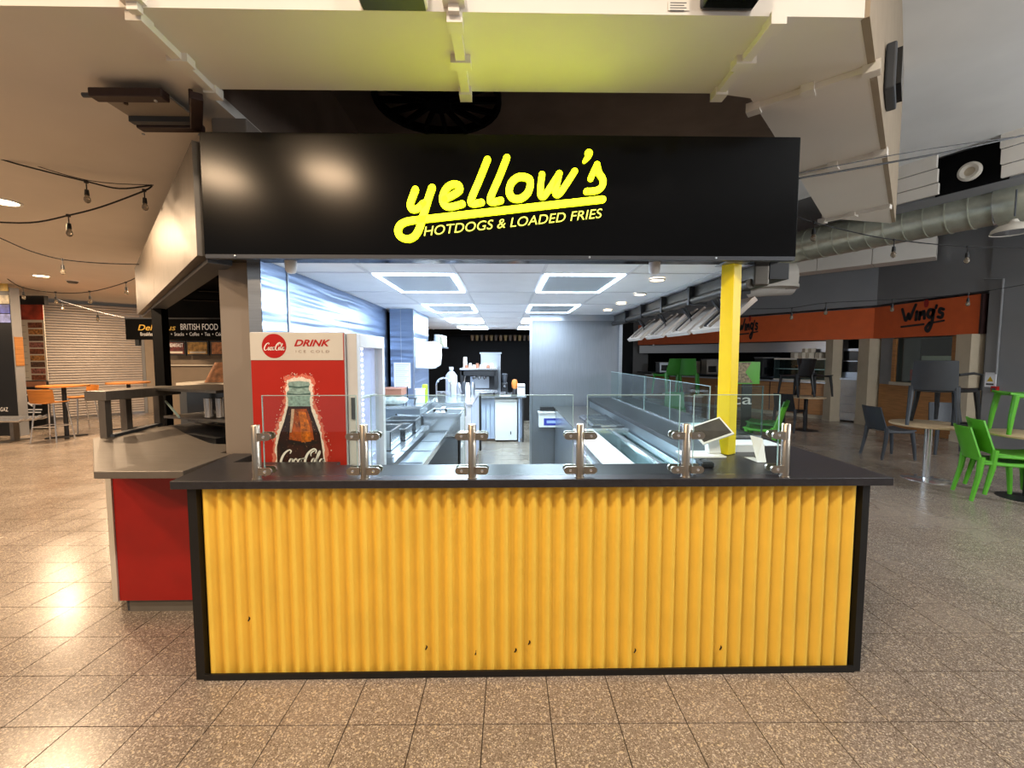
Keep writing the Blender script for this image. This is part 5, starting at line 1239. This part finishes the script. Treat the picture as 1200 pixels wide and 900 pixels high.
# near section: window above wood panel
wn = struct(bpy.data.objects.new('window_1', None)); COL.objects.link(wn); wn.location = (8.7, 8.8, 1.0)
def bA(p0, p1, z0, z1, xo, name, m_, par, th=.04):
    a, b = P(p0, 417, X=8.7), P(p1, 417, X=8.7)
    return MB().box(8.7 - xo - th / 2, 8.7 - xo + th / 2, b.y, a.y, z0, z1).build(name, m_, par)
w_grey = mat('stall_grey_panel', '79787a', .6)
bA(1034, 1142, 0, .98, .02, 'wood_panel', M_wood, wn); bA(1034, 1049, .98, 2.02, .02, 'side_panel', w_grey, wn); bA(1124, 1142, .98, 2.02, .02, 'side_panel', w_grey, wn)
bA(1049, 1053, 1.05, 2.0, .05, 'window_frame', M_wood, wn); bA(1119, 1124, 1.05, 2.0, .05, 'window_frame', M_wood, wn); bA(1049, 1124, .98, 1.05, .06, 'window_sill', M_cream_col, wn, .1)
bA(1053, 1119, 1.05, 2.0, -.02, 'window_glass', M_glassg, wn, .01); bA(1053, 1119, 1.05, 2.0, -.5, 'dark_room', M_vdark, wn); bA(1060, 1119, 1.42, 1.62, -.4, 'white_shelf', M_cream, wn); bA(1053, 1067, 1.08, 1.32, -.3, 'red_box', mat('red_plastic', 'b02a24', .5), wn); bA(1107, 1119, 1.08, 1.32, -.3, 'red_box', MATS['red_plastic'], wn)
# wall sign, alarm point, conduit
q = P(1161, 445, X=8.64)
t = thing('warning_sign', 'white warning sign with a yellow triangle on the grey wall', 'sign', (8.64, q.y, q.z - .12))
MB().box(8.63, 8.645, q.y - .085, q.y + .085, q.z - .13, q.z + .13).build('plate', M_paper, t)
Flat((8.63, q.y, q.z), (0, -1, 0), (0, 0, 1), (-1, 0, 0), .002).fill([(-.05, -.03), (.05, -.03), (0, .06)]).build('yellow_triangle', mat('sign_yellow', 'd9b41a', .5), t)
MB().box(8.627, 8.63, q.y - .06, q.y + .06, q.z - .095, q.z - .065).build('text_line', M_cgrey, t)
q = P(1167, 456, X=8.64)
t = thing('alarm_point', 'red fire alarm call point under the warning sign', 'alarm', (8.62, q.y, q.z - .05)); MB().box(8.60, 8.645, q.y - .05, q.y + .05, q.z - .05, q.z + .05).build('box', M_redd, t, bevel=.006); MB().box(8.597, 8.60, q.y - .03, q.y + .03, q.z - .02, q.z + .02).build('glass', M_cgrey, t)
q = P(1170, 400, X=8.62); o = MB().tube([(8.625, q.y, 1.3), (8.625, q.y, 2.95), (8.625, q.y + .3, 3.0)], .018, 8).build('conduit', M_grey, smooth=True); tag(o, 'thin grey conduit running down the grey wall to the alarm point', 'conduit')

# ---- ducts and bulkhead panels of the hall
bk = thing('hall_bulkhead', 'pale ribbed bulkhead panels stepping down from the high ceiling at right', 'bulkhead', (6.6, 6.2, 4.0))
h0, h1 = Vector((6.05, 7.55, 0)), Vector((7.3, 4.9, 0)); hd_ = (h1 - h0).normalized()
for (f0, f1) in ((0, .40), (.62, 1.0)):
    for k, (za, zb, off) in enumerate(((4.42, 4.6, 0), (4.22, 4.41, .05), (4.05, 4.21, .1))):
        qa, qb = h0.lerp(h1, f0), h0.lerp(h1, f1); nn = Vector((-hd_.y, hd_.x, 0)); nn = -nn if nn.dot(Vector((1, 1, 0))) > 0 else nn
        MB().obox(qa + nn * (.12 - off) + Vector((0, 0, (za + zb) / 2)), qb + nn * (.12 - off) + Vector((0, 0, (za + zb) / 2)), .05, zb - za).build('panel', M_soffit, bk)
qa, qb = h0.lerp(h1, .38), h0.lerp(h1, .64)
MB().obox(qa + Vector((.08, .05, 4.32)), qb + Vector((.08, .05, 4.32)), .05, .56).build('dark_gap', M_vdark, bk)
MB().obox(h0 + Vector((.3, .15, 4.05)), h1 + Vector((.3, .15, 4.05)), .5, .03).build('underside', M_grey, bk)
q = qa.lerp(qb, .5) + nn * .0 + Vector((-.02, -.02, 4.25))
t = thing('round_speaker', 'round cream ceiling speaker in the dark gap of the pale bulkhead', 'speaker', q)
Mr = Matrix.Translation(q) @ nn.to_track_quat('Z', 'Y').to_matrix().to_4x4()
def mlathe(prof, nm, m_, n=24):
    m = MB().lathe(prof, (0, 0, 0), n); m.v = [tuple(Mr @ Vector(v)) for v in m.v]; m.build(nm, m_, t, smooth=True)
mlathe([(.06, 0), (.13, 0), (.13, .03), (.10, .045), (.06, .03), (.06, 0)], 'rim', M_cream); mlathe([(.001, .01), (.085, .01), (.085, .02), (.001, .02)], 'grille', M_cream_col)
# spiral duct
dk = thing('spiral_duct', 'large galvanised spiral air duct crossing the hall at upper right', 'duct', (6.9, 7.2, 3.8))
d0, d1 = P(1172, 238, Z=3.92), P(905, 296, Z=3.92)
nseg = 13; dv = (d1 - d0) / nseg
for k in range(nseg):
    a_, b_ = d0 + dv * k, d0 + dv * (k + 1)
    MB().tube([a_, a_ + dv * .03, a_ + dv * .035, b_ - dv * .035, b_ - dv * .03, b_], [.325, .325, .312, .312, .325, .325], 24, False).build('duct_section', M_duct, dk, smooth=True)
el = [d0 + Vector((.02, -.02, 0)), d0 + Vector((.12, -.22, .0)), d0 + Vector((.38, -.42, .02)), d0 + Vector((.85, -.5, .02)), d0 + Vector((1.6, -.5, .02))]
MB().tube(catmull([tuple(p) for p in el], 5), .36, 24).build('elbow', M_duct, dk, smooth=True)
MB().tube([d0 + Vector((-.02, .03, 0)), d0 + Vector((.03, -.05, 0))], .345, 24).build('joint_collar', M_chrome, dk, smooth=True)
# dome lamp below the elbow
q = P(1188, 268, Y=5.6)
t = thing('dome_lamp', 'wide white dome pendant lamp under the duct elbow at the right edge', 'lamp', q)
MB().lathe([(.22, -.05), (.205, .0), (.15, .045), (.05, .08), (.03, .12), (.001, .13)], q, 28, cap=False).build('shade', M_cream, t, smooth=True); MB().tube([q + Vector((0, 0, .16)), q + Vector((0, 0, .5))], .01, 6).build('stem', M_cgrey, t)
MB().lathe([(.2, -.045), (.15, -.03), (.001, -.03)], q, 28).build('reflector', M_chrome, t, smooth=True)
# white box duct and round duct end under it
t = thing('box_duct', 'cream rectangular duct boxed along the grey wall under the spiral duct', 'duct', (6.5, 9.0, 2.9))
e0, e1 = P(1098, 292, Y=8.3), P(905, 312, Y=10.4); ez = 3.72
e0 = Vector((e0.x, e0.y, ez)); e1 = Vector((e1.x, e1.y, ez))
for k in range(3): MB().obox(e0.lerp(e1, k / 3), e0.lerp(e1, (k + 1) / 3) + (e0 - e1).normalized() * .01, .5, .42).build('duct_section', M_soffit, t, bevel=.005)
MB().tube([(5.55, 9.7, 3.3), (5.75, 9.5, 3.3), (6.3, 9.4, 3.32)], .36, 22).build('round_duct', M_soffit, t, smooth=True)
MB().lathe([(.3, 0), (.5, 0), (.5, .06), (.3, .1), (.3, 0)], (5.75, 9.2, 3.05), 26).build('round_diffuser', M_soffit, t, smooth=True)
q = P(1028, 95, X=3.0)
t = thing('edge_lamp', 'grey lamp box fixed to the outer edge of the cream soffit', 'lamp', (2.28, 2.62, 3.3)); MB().obox((2.235, 2.545, 3.30), (2.455, 2.775, 3.30), .05, .26).build('housing', M_cgrey, t, bevel=.01); MB().obox((2.28, 2.55, 3.30), (2.46, 2.735, 3.30), .04, .2).build('lens', M_pane_dark, t)

# ---- string lights on the right
string_light('upper right string light cable stretched from the black fascia', line([(936, 209), (1000, 198), (1100, 180), (1157, 168), (1230, 152)], 2.5, 2.9), [], .006)
string_light('thin guy wire above the upper right string light', line([(936, 203), (1080, 176), (1230, 155)], 2.5, 2.9), [], .003)
string_light('right string light under the duct with three bulbs', line([(934, 254), (955, 261), (1000, 272), (1048, 281), (1133, 289), (1230, 291)], 4.2, 5.2), [P(954, 260, Y=4.3), P(1048, 281, Y=4.6), P(1134, 289, Y=4.9)], bs=.95)
string_light('right string light hanging across the orange fascias', line([(880, 362), (925, 361), (968, 355), (1046, 351), (1135, 344), (1220, 330)], 7.6, 6.6), [P(968, 355, Y=7.2), P(1046, 351, Y=7.0), P(1135, 344, Y=6.8), P(928, 361, Y=7.4)], bs=1.0)

# ---- chairs and tables
def chair(label, mt, loc, rz, group, z=0, tilt=0, legm=None):
    """plastic side chair, faces +Y, seat 0.45"""
    t = thing('cafe_chair', label, 'chair', (0, 0, 0), 0, group)
    lm = legm or mt
    MB().shell(lambda u, v: (-.215 + .43 * u, -.20 + .42 * v, .445 + .018 * (2 * u - 1) ** 2 - .02 * math.sin(v * math.pi)), 8, 6, .022).build('seat', mt, t, smooth=True)
    MB().shell(lambda u, v: ((-.21 + .42 * u) * (1 - .08 * v), -.215 - .10 * v + .05 * (2 * u - 1) ** 2 - .04, .46 + .36 * v), 10, 6, .020).build('backrest', mt, t, smooth=True)
    for sx in (-1, 1):
        MB().tube([(sx * .20, .17, .44), (sx * .215, .20, .2), (sx * .225, .215, 0)], [.030, .025, .019], 8).build('leg', lm, t, smooth=True)
        MB().tube([(sx * .20, -.205, .50), (sx * .21, -.22, .3), (sx * .225, -.275, 0)], [.032, .027, .019], 8).build('leg', lm, t, smooth=True)
        MB().tube([(sx * .205, -.20, .43), (sx * .205, .18, .43)], .016, 8).build('seat_rail', lm, t, smooth=True)
    t.location = (loc[0], loc[1], z); t.rotation_euler = (tilt, 0, rz)
    return t
def armchair(label, mt, loc, rz, group, z=0):
    t = chair(label, mt, loc, rz, group, z)
    l0, r0 = t.location.copy(), t.rotation_euler.copy(); t.location = (0, 0, 0); t.rotation_euler = (0, 0, 0)
    for sx in (-1, 1): MB().tube([(sx * .22, -.22, .64), (sx * .25, .0, .66), (sx * .245, .17, .64), (sx * .23, .19, .44)], .017, 8).build('arm', mt, t, smooth=True)
    t.location = l0; t.rotation_euler = r0
    return t
def cafe_table(label, x, y, h, r, ped, basem):
    t = thing('cafe_table', label, 'table', (x, y, 0), 0, 'cafe tables')
    MB().lathe([(.001, h - .028), (r - .01, h - .028), (r, h - .02), (r, h - .004), (r - .006, h), (.001, h)], (x, y, 0), 40).build('top', M_woodt, t, smooth=True)
    MB().lathe([(.04, .02), (.04, h - .028)], (x, y, 0), 18).build('column', ped, t, smooth=True)
    MB().lathe([(.25, 0), (.25, .006), (.2, .014), (.05, .03), (.001, .03)], (x, y, 0), 32).build('base', basem, t, smooth=True)
    return t
tq = P(1090, 563, Z=0); TX, TY = tq.x, tq.y; TH = .74
cafe_table('round wooden cafe table with a steel column carrying two charcoal chairs', TX, TY + .06, TH, .40, M_chrome, M_chrome)
chair('charcoal chair standing on the round table with its back to the camera', M_cgrey, (TX - .06, TY - .02), R(-44), 'chairs on the round table', TH)
armchair('black armchair on the right half of the round table', M_cblack, (TX + .30, TY + .14), R(-75), 'chairs on the round table', TH)
q = P(1048, 537, Z=0); chair('charcoal chair on the floor left of the round table, turned aside', M_cgrey, (q.x, q.y + .1), R(-95), 'chairs on the floor around the round table')
q = P(1125, 535, Z=0); chair('charcoal chair on the floor behind the round table', M_cgrey, (q.x + .02, q.y + .2), R(150), 'chairs on the floor around the round table')
blob('jacket', 'dark crumpled jacket left on the round table beside the chairs', 'jacket', (TX + .22, TY - .22, TH), (.16, .10, .03), M_cblack)
# green chairs, nested
gq = P(1190, 590, Z=0)
chair('front green plastic chair of the leaning nested pair', M_green, (gq.x - .05, gq.y + .16), R(-118), 'green chairs at right')
chair('rear green plastic chair nested behind the leaning front one', M_green, (gq.x + .05, gq.y + .12), R(-118), 'green chairs at right', 0.085)
T2 = (5.95, 4.66)
cafe_table('round wooden cafe table cut off by the right edge, green chair on top', T2[0], T2[1], TH, .38, M_cblack, M_cblack)
chair('green plastic chair standing on the table at the right edge', M_green, (T2[0] - .02, T2[1] + .05), R(60), 'green chairs at right', TH)
# middle distance
mq = P(943, 504, Z=0)
cafe_table('round cafe table with black column before the wood counter', mq.x, mq.y, TH, .36, M_cblack, M_cblack)
chair('black chair standing on the far round table, at its left', M_cblack, (mq.x - .22, mq.y + .05), R(15), 'chairs on the far table', TH)
chair('black stool-like chair standing on the far round table, at its right', M_cblack, (mq.x + .26, mq.y + .1), R(190), 'chairs on the far table', TH)
chair('black chair on the floor left of the far table column', M_cblack, (mq.x - .38, mq.y - .05), R(-60), 'chairs on the floor at the far table')
gq2 = P(908, 540, Z=0)
chair('green plastic chair facing away beside the short glass screen', M_green, (gq2.x, gq2.y + .4), R(50), 'green chairs behind the kiosk')
chair('dark green chair nested on the lone green chair by the glass screen', M_greend, (gq2.x + .1, gq2.y + .5), R(50), 'green chairs behind the kiosk', .08)
gt = (4.1, 9.8)
cafe_table('cafe table seen through the kiosk opening carrying two green chairs', gt[0], gt[1], TH, .42, M_cblack, M_cblack)
chair('green chair on the table seen through the kiosk opening, left one', M_greend, (gt[0] - .35, gt[1]), R(20), 'green chairs seen through the kiosk', TH)
chair('green chair on the table seen through the kiosk opening, right one', M_greend, (gt[0] + .12, gt[1] - .05), R(-30), 'green chairs seen through the kiosk', TH)
chair('green chair on the floor seen low through the glass screens', M_greend, (gt[0] - .45, gt[1] - .75), R(160), 'green chairs seen through the kiosk')
# green poster board by the pole
q0, q1 = P(862, 450, Y=7.2), P(891, 424, Y=7.2)
t = thing('green_poster', 'green poster board with a food photo standing right of the yellow pole', 'poster', ((q0.x + q1.x) / 2, 7.2, 0))
bx('board', M_green, q0.x, q1.x, 7.2, 7.23, q0.z, q1.z, t); Flat((0, 7.2, 0), X3, Z3, Nn, .003).fill([(q0.x, q0.z + .02), (q0.x, q1.z - .01), (q0.x + .26, q1.z - .01), (q0.x + .16, q0.z + .2), (q0.x + .3, q0.z + .02)]).build('photo', mat('salad_photo', '8a7a5a', .5, var=.7, vscale=25), t)
bx('stand', M_cblack, q0.x + .12, q1.x - .12, 7.205, 7.225, 0, q0.z, t); bx('foot', M_cblack, q0.x, q1.x, 7.05, 7.4, 0, .03, t)
